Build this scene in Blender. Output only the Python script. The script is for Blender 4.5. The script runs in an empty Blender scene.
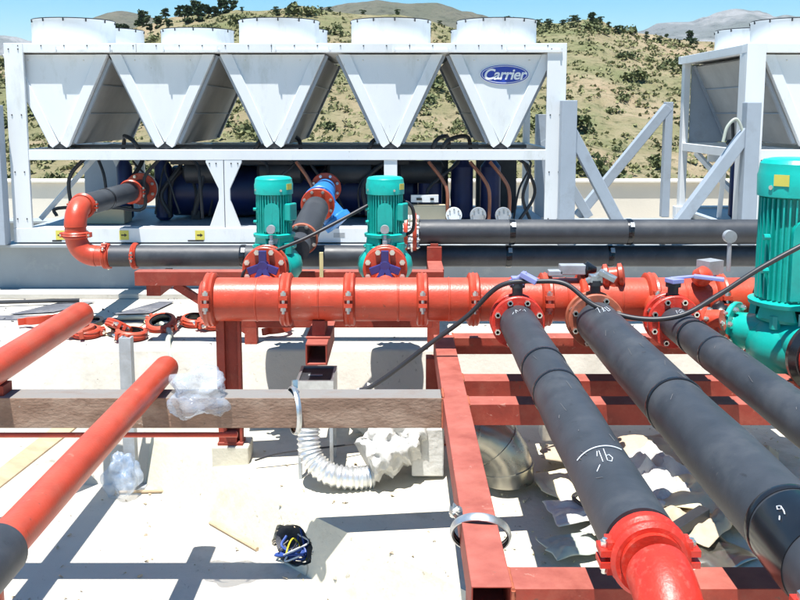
import bpy, bmesh, math, random
from mathutils import Vector, Matrix, noise
random.seed(7)
R = math.radians
PI = math.pi
SC = bpy.context.scene
COL = SC.collection
ORG = {}

# ------------------------------------------------------------------ mesh builder
class MB:
    def __init__(s): s.v = []; s.f = []; s.m = []
    def mark(s): s.m.append((len(s.v), len(s.f))); return s
    def pieces(s):
        out = []; m = s.m + [(len(s.v), len(s.f))]
        for (a, p), (c, q) in zip(m, m[1:]):
            k = MB(); k.v = s.v[a:c]; k.f = [tuple(i-a for i in f) for f in s.f[p:q]]; out.append(k)
        return out
    def add(s, vs, fs):
        o = len(s.v); s.v += [tuple(v) for v in vs]; s.f += [tuple(i + o for i in f) for f in fs]; return s
    def box(s, x0, x1, y0, y1, z0, z1):
        return s.add([(x0,y0,z0),(x1,y0,z0),(x1,y1,z0),(x0,y1,z0),(x0,y0,z1),(x1,y0,z1),(x1,y1,z1),(x0,y1,z1)],
                     [(0,3,2,1),(4,5,6,7),(0,1,5,4),(1,2,6,5),(2,3,7,6),(3,0,4,7)])
    def obox(s, c, sz, M):
        vs = []
        for k in range(8):
            d = Vector((sz[0]*((k&1)-.5), sz[1]*((k>>1&1)-.5), sz[2]*((k>>2)-.5)))
            vs.append(Vector(c) + M @ d)
        return s.add(vs, [(0,2,3,1),(4,5,7,6),(0,1,5,4),(1,3,7,5),(3,2,6,7),(2,0,4,6)])
    def bar(s, p, q, w, h, up=(0,0,1)):
        p = Vector(p); q = Vector(q); d = q - p; L = d.length; d.normalize()
        u = Vector(up)
        if abs(u.dot(d)) > .98: u = Vector((0,1,0))
        sd = d.cross(u).normalized(); u2 = sd.cross(d)
        M = Matrix((d, sd, u2)).transposed()
        return s.obox((p+q)/2, (L, w, h), M)
    def prism(s, poly, a, b, ax='y'):
        n = len(poly)
        def P(x, y, t):
            return {'y': (x, t, y), 'z': (x, y, t), 'x': (t, x, y)}[ax]
        vs = [P(x, y, a) for x, y in poly] + [P(x, y, b) for x, y in poly]
        fs = [tuple(range(n)), tuple(range(2*n-1, n-1, -1))]
        for i in range(n):
            j = (i+1) % n; fs.append((i, i+n, j+n, j))
        return s.add(vs, fs)
    def lathe(s, base, axis, prof, seg=32, cap=True, a0=0):
        # prof: list of (distance along axis, radius)
        ax = Vector(axis).normalized()
        t = Vector((0,0,1)) if abs(ax.z) < .9 else Vector((1,0,0))
        u = t.cross(ax).normalized(); w = ax.cross(u)
        B = Vector(base); vs = []; fs = []
        for d, r in prof:
            for k in range(seg):
                a = a0 + 2*PI*k/seg
                vs.append(B + ax*d + (u*math.cos(a) + w*math.sin(a))*r)
        for i in range(len(prof)-1):
            for k in range(seg):
                k2 = (k+1) % seg
                fs.append((i*seg+k, i*seg+k2, (i+1)*seg+k2, (i+1)*seg+k))
        if cap:
            fs.append(tuple(range(seg-1, -1, -1))); m = (len(prof)-1)*seg
            fs.append(tuple(range(m, m+seg)))
        return s.add(vs, fs)
    def cyl(s, p, q, r, r2=None, seg=24, cap=True):
        p = Vector(p); q = Vector(q); d = q - p
        return s.lathe(p, d, [(0, r), (d.length, r if r2 is None else r2)], seg, cap)
    def tube(s, pts, r, seg=12, cap=True, rf=None):
        pts = [Vector(p) for p in pts]; n = len(pts); vs = []; fs = []
        t = (pts[1]-pts[0]).normalized()
        u = t.orthogonal().normalized()
        for i, p in enumerate(pts):
            t2 = (pts[min(i+1, n-1)] - pts[max(i-1, 0)]).normalized()
            u = (u - t2*u.dot(t2)).normalized(); w = t2.cross(u)
            rr = rf(i/(n-1)) if rf else r
            for k in range(seg):
                a = 2*PI*k/seg; vs.append(p + (u*math.cos(a) + w*math.sin(a))*rr)
        for i in range(n-1):
            for k in range(seg):
                k2 = (k+1) % seg; fs.append((i*seg+k, i*seg+k2, (i+1)*seg+k2, (i+1)*seg+k))
        if cap:
            fs.append(tuple(range(seg-1, -1, -1))); m = (n-1)*seg; fs.append(tuple(range(m, m+seg)))
        return s.add(vs, fs)
    def arcring(s, c, axis, r0, r1, h, a0=0, a1=2*PI, seg=32):
        # ring of rectangular section, maybe only an arc
        ax = Vector(axis).normalized(); t = Vector((0,0,1)) if abs(ax.z) < .9 else Vector((1,0,0))
        u = t.cross(ax).normalized(); w = ax.cross(u); C = Vector(c)
        full = abs(a1-a0) > 2*PI-.01; n = seg if full else seg+1; vs = []; fs = []
        for k in range(n):
            a = a0 + (a1-a0)*k/seg; d = u*math.cos(a) + w*math.sin(a)
            for rr, hh in ((r0,-h/2),(r1,-h/2*.8),(r1,h/2*.8),(r0,h/2)): vs.append(C + d*rr + ax*hh)
        for k in range(seg):
            k2 = (k+1) % n
            for j in range(4):
                j2 = (j+1) % 4; fs.append((k*4+j, k*4+j2, k2*4+j2, k2*4+j))
        if not full: fs.append((0,1,2,3)); fs.append(((n-1)*4+3,(n-1)*4+2,(n-1)*4+1,(n-1)*4))
        return s.add(vs, fs)
    def sphere(s, c, r, seg=12, rings=8, sq=(1,1,1)):
        vs = []; fs = []; c = Vector(c)
        for i in range(rings+1):
            t = PI*i/rings
            for k in range(seg):
                a = 2*PI*k/seg
                vs.append(c + Vector((r*sq[0]*math.sin(t)*math.cos(a), r*sq[1]*math.sin(t)*math.sin(a), r*sq[2]*math.cos(t))))
        for i in range(rings):
            for k in range(seg):
                k2 = (k+1) % seg; fs.append((i*seg+k, (i+1)*seg+k, (i+1)*seg+k2, i*seg+k2))
        return s.add(vs, fs)
    def build(s, name, mat, parent=None, loc=None, smooth=35, bevel=0, fix=True):
        org = ORG.get(parent, Vector((0,0,0))) if parent else None
        if org is None:
            if loc is None:
                xs = [v[0] for v in s.v]; ys = [v[1] for v in s.v]; zs = [v[2] for v in s.v]
                loc = ((min(xs)+max(xs))/2, (min(ys)+max(ys))/2, min(zs))
            org = Vector(loc)
        me = bpy.data.meshes.new(name)
        me.from_pydata([Vector(v)-org for v in s.v], [], s.f)
        if fix:
            bm = bmesh.new(); bm.from_mesh(me)
            bmesh.ops.remove_doubles(bm, verts=bm.verts, dist=1e-5)
            bmesh.ops.recalc_face_normals(bm, faces=bm.faces); bm.to_mesh(me); bm.free()
        if smooth:
            me.shade_smooth(); me.set_sharp_from_angle(angle=R(smooth))
        me.materials.append(mat)
        o = bpy.data.objects.new(name, me); COL.objects.link(o)
        if parent: o.parent = parent
        else: o.location = org
        ORG[o] = org
        if bevel:
            b = o.modifiers.new('edge', 'BEVEL'); b.width = bevel; b.segments = 2; b.limit_method = 'ANGLE'; b.angle_limit = R(40)
        return o

def thing(name, label, cat, loc=(0,0,0), group=None):
    o = bpy.data.objects.new(name, None); COL.objects.link(o); o.location = loc; o.empty_display_size = .2
    o['label'] = label; o['category'] = cat
    if group: o['group'] = group
    ORG[o] = Vector(loc); return o
def tag(o, label=None, cat=None, group=None, kind=None):
    if label: o['label'] = label
    if cat: o['category'] = cat
    if group: o['group'] = group
    if kind: o['kind'] = kind
    return o
KIDS = {}
def copy_tree(o, parent=None):
    c = o.copy(); COL.objects.link(c)
    if parent: c.parent = parent
    for ch in list(o.children): copy_tree(ch, c)
    return c
def spline(pts, n=10):
    pts = [Vector(p) for p in pts]; P = [pts[0]*2-pts[1]] + pts + [pts[-1]*2-pts[-2]]; out = []
    for i in range(1, len(P)-2):
        for k in range(n):
            t = k/n; a, b, c, d = P[i-1], P[i], P[i+1], P[i+2]
            out.append(.5*((2*b) + (c-a)*t + (2*a-5*b+4*c-d)*t*t + (3*b-a-3*c+d)*t**3))
    out.append(pts[-1]); return out
def arc(c, r, u, w, a0, a1, n=14):
    c = Vector(c); u = Vector(u); w = Vector(w)
    return [c + u*r*math.cos(a0+(a1-a0)*k/n) + w*r*math.sin(a0+(a1-a0)*k/n) for k in range(n+1)]

# ------------------------------------------------------------------ materials
def mat(name, c, rough=.5, metal=0, var=.15, scale=6., bump=0, bscale=40., c2=None, c2amt=.5, c2scale=3., spec=.5, alpha=1, coat=0, stretch=None, rvar=0, dust=None, speck=None):
    m = bpy.data.materials.new(name); m.use_nodes = True; nt = m.node_tree; N = nt.nodes; L = nt.links
    b = N['Principled BSDF']; b.inputs['Roughness'].default_value = rough; b.inputs['Metallic'].default_value = metal
    b.inputs['Specular IOR Level'].default_value = spec; b.inputs['Alpha'].default_value = alpha
    b.inputs['Coat Weight'].default_value = coat
    tc = N.new('ShaderNodeTexCoord'); oi = N.new('ShaderNodeObjectInfo')
    ad = N.new('ShaderNodeVectorMath'); ad.operation = 'ADD'; mp = N.new('ShaderNodeMapping')
    ms = N.new('ShaderNodeMath'); ms.operation = 'MULTIPLY'; ms.inputs[1].default_value = 31.
    L.new(oi.outputs['Random'], ms.inputs[0]); L.new(tc.outputs['Object'], mp.inputs[0])
    if stretch: mp.inputs['Scale'].default_value = stretch
    L.new(mp.outputs[0], ad.inputs[0]); L.new(ms.outputs[0], ad.inputs[1])
    n = N.new('ShaderNodeTexNoise'); n.inputs['Scale'].default_value = scale; n.inputs['Detail'].default_value = 6; n.inputs['Roughness'].default_value = .62
    L.new(ad.outputs[0], n.inputs['Vector'])
    r = N.new('ShaderNodeValToRGB'); r.color_ramp.elements[0].position = .3; r.color_ramp.elements[1].position = .72
    r.color_ramp.elements[0].color = (*[x*(1-var) for x in c], 1); r.color_ramp.elements[1].color = (*[min(1, x*(1+var)) for x in c], 1)
    L.new(n.outputs['Fac'], r.inputs['Fac']); out = r.outputs['Color']
    if c2:
        n2 = N.new('ShaderNodeTexNoise'); n2.inputs['Scale'].default_value = c2scale; n2.inputs['Detail'].default_value = 8; n2.inputs['Roughness'].default_value = .7
        L.new(ad.outputs[0], n2.inputs['Vector'])
        r2 = N.new('ShaderNodeValToRGB'); r2.color_ramp.elements[0].position = max(0,.62-.3*c2amt); r2.color_ramp.elements[1].position = .78-.2*c2amt
        r2.color_ramp.elements[0].color = (0,0,0,1); r2.color_ramp.elements[1].color = (1,1,1,1)
        L.new(n2.outputs['Fac'], r2.inputs['Fac'])
        mx = N.new('ShaderNodeMix'); mx.data_type = 'RGBA'; mx.inputs[7].default_value = (*c2, 1)
        L.new(r2.outputs['Color'], mx.inputs[0]); L.new(out, mx.inputs[6]); out = mx.outputs[2]
    for sp_ in (speck or []):
        n3 = N.new('ShaderNodeTexNoise'); n3.inputs['Scale'].default_value = sp_[1]; n3.inputs['Detail'].default_value = 4; n3.inputs['Roughness'].default_value = .6; n3.inputs['Distortion'].default_value = sp_[4] if len(sp_) > 4 else 0
        L.new(ad.outputs[0], n3.inputs['Vector'])
        r3 = N.new('ShaderNodeMapRange'); r3.inputs[1].default_value = sp_[2]; r3.inputs[2].default_value = sp_[2]+.05; r3.inputs[4].default_value = sp_[3]; L.new(n3.outputs['Fac'], r3.inputs[0])
        m3 = N.new('ShaderNodeMix'); m3.data_type = 'RGBA'; m3.inputs[7].default_value = (*sp_[0], 1); L.new(r3.outputs[0], m3.inputs[0]); L.new(out, m3.inputs[6]); out = m3.outputs[2]
    if dust:
        gm = N.new('ShaderNodeNewGeometry'); sx = N.new('ShaderNodeSeparateXYZ'); L.new(gm.outputs['Normal'], sx.inputs[0])
        mr = N.new('ShaderNodeMapRange'); mr.inputs[1].default_value = .55; mr.inputs[2].default_value = 1.0; mr.inputs[4].default_value = dust[3]; L.new(sx.outputs[2], mr.inputs[0])
        dn = N.new('ShaderNodeMath'); dn.operation = 'MULTIPLY'; L.new(mr.outputs[0], dn.inputs[0]); L.new(n.outputs['Fac'], dn.inputs[1])
        md = N.new('ShaderNodeMix'); md.data_type = 'RGBA'; md.inputs[7].default_value = (*dust[:3], 1); L.new(dn.outputs[0], md.inputs[0]); L.new(out, md.inputs[6]); out = md.outputs[2]
    L.new(out, b.inputs['Base Color'])
    if rvar:
        rr = N.new('ShaderNodeMapRange'); rr.inputs[3].default_value = rough-rvar; rr.inputs[4].default_value = min(1, rough+rvar)
        L.new(n.outputs['Fac'], rr.inputs[0]); L.new(rr.outputs[0], b.inputs['Roughness'])
    if bump:
        nb = N.new('ShaderNodeTexNoise'); nb.inputs['Scale'].default_value = bscale; nb.inputs['Detail'].default_value = 5
        L.new(ad.outputs[0], nb.inputs['Vector'])
        bp = N.new('ShaderNodeBump'); bp.inputs['Strength'].default_value = bump; bp.inputs['Distance'].default_value = .02
        L.new(nb.outputs['Fac'], bp.inputs['Height']); L.new(bp.outputs[0], b.inputs['Normal'])
    return m
M = {}
M['white'] = mat('white_paint', (.70,.725,.74), .4, var=.05, scale=2, c2=(.52,.54,.52), c2amt=.2, c2scale=3, stretch=(1,1,.35), speck=[((.35,.34,.30),26,.70,.5)])
M['grey_steel'] = mat('grey_steel_paint', (.33,.38,.44), .5, var=.08, scale=3, c2=(.26,.29,.33), c2amt=.3, speck=[((.2,.17,.14),30,.70,.5)])
M['beam_grey'] = mat('beam_grey_paint', (.30,.33,.35), .55, var=.1, scale=2, c2=(.42,.43,.42), c2amt=.3)
M['coil'] = mat('coil_fins', (.34,.345,.34), .7, var=.12, scale=4)
M['dark'] = mat('dark_metal', (.025,.027,.032), .5, var=.3)
M['navy'] = mat('navy_paint', (.007,.016,.085), .4, var=.3)
M['navy_handle'] = mat('navy_handle', (.03,.03,.16), .4, var=.2)
M['lilac'] = mat('lilac_handle', (.25,.27,.55), .45, var=.15)
M['blue'] = mat('blue_casting', (.03,.2,.55), .35, var=.15)
M['red'] = mat('red_pipe_paint', (.47,.050,.020), .38, var=.22, scale=5, c2=(.44,.085,.045), c2amt=.4, c2scale=2.2, bump=.07, bscale=70, rvar=.14, dust=(.50,.19,.14,.35), speck=[((.15,.04,.02),34,.67,.75),((.50,.20,.14),14,.66,.5,2.)])
M['red_bright'] = mat('bright_red_paint', (.56,.028,.014), .42, var=.2, scale=14, c2=(.60,.10,.07), c2amt=.3, c2scale=24, bump=.1, bscale=80, speck=[((.2,.03,.02),40,.67,.75)])
M['red_frame'] = mat('red_oxide_primer', (.265,.030,.015), .65, var=.26, scale=6, c2=(.30,.06,.035), c2amt=.5, c2scale=7, dust=(.42,.17,.135,.8), bump=.08, bscale=60, speck=[((.13,.045,.03),28,.67,.75),((.46,.22,.17),9,.66,.6,2.5)])
M['red_rust'] = mat('rusty_red', (.38,.10,.05), .6, var=.25, scale=12, c2=(.18,.07,.05), c2amt=.4, c2scale=9)
M['brown'] = mat('rusty_brown_steel', (.215,.135,.095), .88, var=.22, scale=10, c2=(.31,.225,.17), c2amt=.45, c2scale=5, dust=(.20,.19,.18,2.), bump=.3, bscale=60, stretch=(.5,1,1), speck=[((.09,.06,.045),24,.65,.8),((.40,.35,.30),30,.67,.7)])
M['rubber'] = mat('black_rubber_insulation', (.038,.043,.052), .5, var=.25, scale=5, c2=(.062,.066,.072), c2amt=.3, c2scale=2.5, bump=.07, bscale=18, rvar=.12, speck=[((.13,.125,.12),22,.69,.5,1.5),((.02,.02,.022),9,.66,.6,2.)])
M['tape'] = mat('black_tape', (.012,.013,.016), .22, var=.3)
M['cable'] = mat('black_cable', (.022,.022,.026), .45, var=.2)
M['teal'] = mat('teal_paint', (.005,.38,.325), .36, var=.12, scale=6, c2=(.01,.27,.24), c2amt=.25, c2scale=4, rvar=.1, bump=.05, bscale=60, speck=[((.04,.14,.12),32,.69,.6)])
M['galv'] = mat('galvanised_steel', (.55,.57,.58), .35, metal=.85, var=.2, scale=14, rvar=.12)
M['galv_dull'] = mat('dull_galvanised', (.40,.43,.46), .5, metal=.4, var=.15, scale=10, c2=(.3,.28,.25), c2amt=.3)
M['tin'] = mat('sheet_metal', (.42,.40,.34), .3, metal=.9, var=.2, scale=4, rvar=.15, bump=.12, bscale=5)
M['foil'] = mat('aluminium_flex', (.78,.79,.79), .32, metal=.8, var=.1)
M['bolt'] = mat('zinc_bolt', (.7,.7,.66), .28, metal=.9, var=.1)
M['concrete'] = mat('white_roof_screed', (.53,.50,.44), .85, var=.06, scale=2.2, c2=(.38,.36,.31), c2amt=.3, c2scale=1.4, bump=.2, bscale=30, speck=[((.20,.18,.15),30,.70,.8),((.30,.28,.24),7,.66,.7,3.)])
M['concrete2'] = mat('pale_concrete', (.58,.545,.445), .88, var=.09, scale=3, c2=(.42,.38,.29), c2amt=.3, c2scale=2, bump=.25, bscale=24, speck=[((.17,.15,.12),26,.70,.8),((.30,.27,.21),6,.66,.7,3.)])
M['parapet'] = mat('parapet_render', (.66,.62,.54), .9, var=.06, scale=1.2, bump=.1)
M['plastic'] = mat('clear_plastic_film', (.55,.62,.70), .12, var=.08, alpha=.36, c2=(.22,.40,.70), c2amt=.45, c2scale=5, bump=1.0, bscale=11)
M['plastic_white'] = mat('white_plastic_wrap', (.60,.59,.56), .4, var=.1, bump=.6, bscale=14, c2=(.42,.40,.36), c2amt=.3, c2scale=6)
M['foam'] = mat('cream_foam', (.68,.62,.42), .8, var=.12)
M['rubble'] = mat('rubble', (.36,.32,.25), .95, var=.4, scale=20)
M['cardboard'] = mat('cardboard', (.47,.39,.28), .9, var=.12)
M['wood'] = mat('raw_timber', (.48,.36,.23), .85, var=.2, scale=12, stretch=(.2,1,1))
M['shade_grit'] = mat('shade_and_grit_grey', (.10,.105,.125), .9, var=.3, scale=7, c2=(.30,.29,.28), c2amt=.4, bump=.2, bscale=60)  # dark tone for painted roof shadows, shade in the hole and loose grit
M['yellow'] = mat('yellow_sticker', (.62,.55,.10), .5, var=.1)
M['black'] = mat('black_ink', (.012,.012,.012), .5, var=.1)
M['logo_blue'] = mat('logo_blue', (.02,.055,.38), .35, var=.03)
M['logo_white'] = mat('logo_white', (.82,.84,.86), .4, var=.02)
M['scuff'] = mat('dusty_scuff', (.13,.13,.135), .9)
M['chalk'] = mat('chalk', (.62,.66,.70), .9, var=.1)
M['beige'] = mat('beige_box', (.52,.45,.31), .55, var=.08)
M['hose'] = mat('grey_hose', (.42,.46,.40), .5, var=.1)
M['copper'] = mat('copper_pipe', (.45,.17,.10), .4, metal=.5, var=.2)
M['wire_y'] = mat('yellow_wire', (.6,.5,.03), .5); M['wire_b'] = mat('blue_wire', (.02,.06,.26), .5, var=.3); M['wire_w'] = mat('white_wire', (.7,.7,.7), .5)
M['rope'] = mat('cream_strap', (.66,.55,.28), .8)

def hill_mat(name, dry, soil, green, gl, rock=None):
    m = bpy.data.materials.new(name); m.use_nodes = True; nt = m.node_tree; N = nt.nodes; L = nt.links
    b = N['Principled BSDF']; b.inputs['Roughness'].default_value = .95; b.inputs['Specular IOR Level'].default_value = .1
    tc = N.new('ShaderNodeTexCoord')
    def nz(s, d=8, ro=.65):
        n = N.new('ShaderNodeTexNoise'); n.inputs['Scale'].default_value = s; n.inputs['Detail'].default_value = d; n.inputs['Roughness'].default_value = ro
        L.new(tc.outputs['Object'], n.inputs['Vector']); return n.outputs['Fac']
    def ramp(f, a, z):
        r = N.new('ShaderNodeValToRGB'); r.color_ramp.elements[0].position = a; r.color_ramp.elements[1].position = z; L.new(f, r.inputs[0]); return r.outputs[0]
    def mix(f, c1, c2):
        x = N.new('ShaderNodeMix'); x.data_type = 'RGBA'; L.new(f, x.inputs[0])
        for i, c in ((6, c1), (7, c2)):
            if isinstance(c, tuple): x.inputs[i].default_value = (*c, 1)
            else: L.new(c, x.inputs[i])
        return x.outputs[2]
    col = mix(ramp(nz(gl*2.2), .38, .62), dry, soil)
    col = mix(ramp(nz(gl*.6), .36, .60), col, green)
    col = mix(ramp(nz(gl*9, 4, .7), .52, .68), col, tuple(x*.55 for x in green))
    if rock: col = mix(ramp(nz(gl*1.4), .5, .6), col, rock)
    L.new(col, b.inputs['Base Color'])
    bp = N.new('ShaderNodeBump'); bp.inputs['Strength'].default_value = .7; bp.inputs['Distance'].default_value = 1.5/gl*.12
    L.new(nz(gl*6), bp.inputs['Height']); L.new(bp.outputs[0], b.inputs['Normal'])
    return m
M['hill'] = hill_mat('dry_hillside', (.35,.285,.19), (.32,.235,.155), (.165,.175,.085), .13)
M['mount'] = hill_mat('scrub_mountain', (.19,.165,.125), (.16,.14,.115), (.11,.115,.08), .012)
M['mount_far'] = hill_mat('rocky_mountain', (.23,.235,.245), (.18,.19,.20), (.12,.14,.125), .0035, rock=(.30,.30,.30))
M['plain'] = hill_mat('far_ground', (.36,.29,.18), (.33,.25,.16), (.17,.17,.09), .02)
def leaf_mat(name, c, c2):
    m = bpy.data.materials.new(name); m.use_nodes = True; nt = m.node_tree; N = nt.nodes; L = nt.links
    b = N['Principled BSDF']; b.inputs['Roughness'].default_value = .7; b.inputs['Specular IOR Level'].default_value = .2
    oi = N.new('ShaderNodeObjectInfo'); tc = N.new('ShaderNodeTexCoord'); n = N.new('ShaderNodeTexNoise'); n.inputs['Scale'].default_value = 2.5
    L.new(tc.outputs['Object'], n.inputs['Vector'])
    ad = N.new('ShaderNodeMath'); ad.operation = 'ADD'; L.new(oi.outputs['Random'], ad.inputs[0]); L.new(n.outputs['Fac'], ad.inputs[1])
    h = N.new('ShaderNodeMath'); h.operation = 'MULTIPLY'; h.inputs[1].default_value = .5; L.new(ad.outputs[0], h.inputs[0])
    r = N.new('ShaderNodeValToRGB'); r.color_ramp.elements[0].color = (*c, 1); r.color_ramp.elements[1].color = (*c2, 1)
    r.color_ramp.elements[0].position = .2; r.color_ramp.elements[1].position = .8
    L.new(h.outputs[0], r.inputs[0]); L.new(r.outputs[0], b.inputs['Base Color']); return m
M['shrub'] = leaf_mat('shrub_leaves', (.075,.095,.038), (.17,.18,.08))
M['scrub'] = leaf_mat('scrub_leaves', (.135,.155,.065), (.23,.22,.105))
M['pine'] = leaf_mat('pine_needles', (.022,.045,.018), (.06,.085,.035))
M['bark'] = mat('bark', (.10,.07,.05), .9)

# ------------------------------------------------------------------ camera, light, sky
H = 1.93
cam = bpy.data.objects.new('camera', bpy.data.cameras.new('camera')); COL.objects.link(cam)
cam.location = (0, 0, H); cam.rotation_euler = (R(90-7.5), 0, 0)
cam.data.sensor_width = 36; cam.data.lens = 36*900/800; cam.data.shift_y = -69.5/800
cam.data.clip_start = .05; cam.data.clip_end = 20000; SC.camera = cam
d = Vector((.10, .23, -1)).normalized()
sun = bpy.data.objects.new('sun', bpy.data.lights.new('sun', 'SUN')); COL.objects.link(sun)
sun.data.energy = 5.0; sun.data.angle = R(.5); sun.data.color = (1, .965, .91)
sun.rotation_euler = d.to_track_quat('-Z', 'Y').to_euler(); sun.location = (0, -5, 30)
wd = bpy.data.worlds.new('World'); SC.world = wd; wd.use_nodes = True
nt = wd.node_tree; bg = nt.nodes['Background']; sk = nt.nodes.new('ShaderNodeTexSky'); sk.sky_type = 'NISHITA'; sk.sun_disc = False
sk.sun_elevation = math.asin(-d.z); sk.sun_rotation = math.atan2(-d.x, -d.y)
sk.altitude = 0; sk.air_density = 1.0; sk.dust_density = 0.0; sk.ozone_density = 3.0
hs_ = nt.nodes.new('ShaderNodeHueSaturation'); hs_.inputs['Hue'].default_value = .487; hs_.inputs['Saturation'].default_value = 1.62
nt.links.new(sk.outputs[0], hs_.inputs['Color']); nt.links.new(hs_.outputs[0], bg.inputs[0]); bg.inputs[1].default_value = .08
SC.view_settings.view_transform = 'Standard'; SC.view_settings.look = 'None'; SC.view_settings.gamma = 1; SC.view_settings.exposure = 1.0
SC.view_settings.use_curve_mapping = False
SC.render.engine = 'CYCLES'; SC.cycles.max_bounces = 8; SC.cycles.transparent_max_bounces = 8

# ------------------------------------------------------------------ terrain
def lerp_tab(tab, x):
    if x <= tab[0][0]: return tab[0][1]
    for (a, b), (c, e) in zip(tab, tab[1:]):
        if x <= c:
            t = (x-a)/(c-a); t = t*t*(3-2*t); return b + (e-b)*t
    return tab[-1][1]
def sheet(name, fn, x0, x1, nx, y0, y1, ny, m, smooth=True):
    b = MB(); vs = []; fs = []
    for j in range(ny+1):
        y = y0 + (y1-y0)*j/ny
        for i in range(nx+1):
            x = x0 + (x1-x0)*i/nx; vs.append((x, y, fn(x, y)))
    for j in range(ny):
        for i in range(nx):
            a = j*(nx+1)+i; fs.append((a, a+1, a+nx+2, a+nx+1))
    b.add(vs, fs); o = b.build(name, m, loc=(0,0,0), smooth=0, fix=False)
    for p in o.data.polygons: p.use_smooth = smooth
    return o
def ridge_tab(tab, Y):
    # (bearing as tangent*900, rise as tangent) -> sideways metres and height at distance Y
    out = []
    for u, v in tab:
        el = math.atan((230.5-v)/900) - R(7.5); out.append(((u-400)/900*Y*1.0*math.cos(math.atan((230.5-v)/900))**0 * (1/(math.cos(R(7.5))+(230.5-v)/900*math.sin(R(7.5)))), H + Y*math.tan(el)))
    return out
RIDGE = ridge_tab([(-700,120),(-200,75),(60,52),(110,42),(125,27),(150,20),(172,13),(200,11),(240,6),(300,6),(330,9),(360,14),(427,16),(450,23),(480,24),(500,20),(515,17),(540,21),(565,21),(595,21),(620,29),(650,35),(680,40),(705,44),(760,52),(900,75),(1300,130)], 115)
def hill_h(x, y):
    zr = lerp_tab(RIDGE, x*115/max(y, 60) if y > 60 else x*115/60*.9)
    s = min(max((y-34)/81, 0), 1)
    z0 = -7.5
    if y <= 115:
        z = z0 + (zr-z0)*(s**1.05)
    else:
        z = zr - ((y-115)*.02 + ((y-115)**2)*.0009)
    n = noise.fractal(Vector((x*.05, y*.05, 1.3)), 1.0, 2.0, 5)
    n2 = noise.fractal(Vector((x*.22, y*.22, 7.1)), 1.0, 2.0, 4)
    return z + n*1.7*min(1, s*3)*(1-.55*s) + n2*.35*min(1, s*3)
def hills(x, y): return hill_h(x, y)
tag(sheet('hills', hills, -170, 140, 230, 30, 215, 170, M['hill']), kind='structure')
tag(sheet('ground', lambda x, y: -9.0, -5000, 5000, 8, -1500, 6000, 8, M['plain']), kind='structure')
def mountain(name, tab, yr, depth, m, amp, fs, nx, ny, base):
    x0, x1 = tab[0][0], tab[-1][0]
    def fn(x, y):
        t = (y-yr)/depth; zr = lerp_tab(tab, x)
        k = max(0, 1-abs(t))
        e = noise.ridged_multi_fractal(Vector((x*fs, y*fs, 3.3)), 1.0, 2.1, 5, 1.0, 2.0) - 1.2
        return base + (zr-base)*(k**.85) + e*amp*(k**.5 if k > 0 else 0)*(1-.45*k)
    return tag(sheet(name, fn, x0, x1, nx, yr-depth, yr+depth, ny, m), kind='structure')
mountain('mountain', ridge_tab([(-300,100),(-100,75),(40,52),(60,42),(75,32),(90,22),(105,14),(122,12),(140,14),(160,19),(200,25),(260,25),(300,15),(330,7),(350,3),(380,2),(400,4),(420,3),(435,2),(450,5),(465,9),(480,13),(500,19),(515,25),(560,42),(640,80)], 930), 930, 330, M['mount'], 9, .008, 190, 70, -9)
mountain('mountain', ridge_tab([(480,90),(560,60),(600,42),(620,31),(640,28),(660,24),(690,21),(705,15),(718,10),(735,7),(755,10),(765,12),(775,16),(785,14),(800,17),(850,22),(1000,60),(1200,110)], 2500), 2500, 900, M['mount_far'], 30, .0028, 220, 90, -9)
mountain('mountain', ridge_tab([(-500,90),(-200,52),(-50,40),(0,35),(15,37),(30,41),(60,47),(120,60),(200,90)], 2700), 2700, 700, M['mount_far'], 10, .003, 120, 50, -9)

def tuft(b, c, rx, rz, n, s, up=.6):
    c = Vector(c)
    for _ in range(n):
        a = random.uniform(0, 2*PI); t = math.acos(random.uniform(-.15, 1)); rr = random.uniform(.55, 1.05)
        rr *= .8 + .35*noise.noise(Vector((math.cos(a)*2+c.x, math.sin(a)*2, t*2)))
        p = c + Vector((rx*rr*math.sin(t)*math.cos(a), rx*rr*math.sin(t)*math.sin(a), rz*rr*math.cos(t)))
        nrm = Vector((random.gauss(0,1), random.gauss(0,1), random.gauss(.3,1))).normalized()
        u = nrm.orthogonal().normalized(); w = nrm.cross(u); q = s*random.uniform(.6, 1.4)
        b.add([p-u*q-w*q*.6, p+u*q-w*q*.6, p+u*q*.7+w*q*.8, p-u*q*.7+w*q*.6], [(0,1,2,3)])
def shrub_mesh(seed, n=130):
    random.seed(seed); b = MB()
    for _ in range(4):
        tuft(b, (random.uniform(-.45,.45), random.uniform(-.45,.45), .05), random.uniform(.4,.7), random.uniform(.5,.95), n//4, .13)
    return b
shrubs = []
for k in range(4):
    o = shrub_mesh(20+k).build('shrub', M['shrub'], loc=(0,0,0), smooth=0, fix=False)
    shrubs.append(o)
random.seed(11)
spots = []
def hpos(x, y): return Vector((x, y, hill_h(x, y)))
n = 0
while len(spots) < 285:
    y = random.uniform(44, 112); x = random.uniform(-.47, .47)*y
    if noise.noise(Vector((x*.06, y*.06, 4))) < random.uniform(-.5, .35): continue
    spots.append((x, y))
for i, (x, y) in enumerate(spots):
    o = shrubs[i] if i < 4 else shrubs[i % 4].copy()
    if i >= 4: COL.objects.link(o)
    s = random.choice([.45,.55,.6,.75,.9,1.1,1.4,1.7])*(.75+.4*y/112); o.location = hpos(x, y) - Vector((0,0,.05)); o.scale = (s, s, s*random.uniform(.7, 1.0)); o.rotation_euler = (0,0,random.uniform(0,6.28))
    tag(o, 'rounded green shrub on the dry grassy hillside behind the chillers', 'shrub', 'shrubs on the dry hillside')
b = MB(); random.seed(5)
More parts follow.
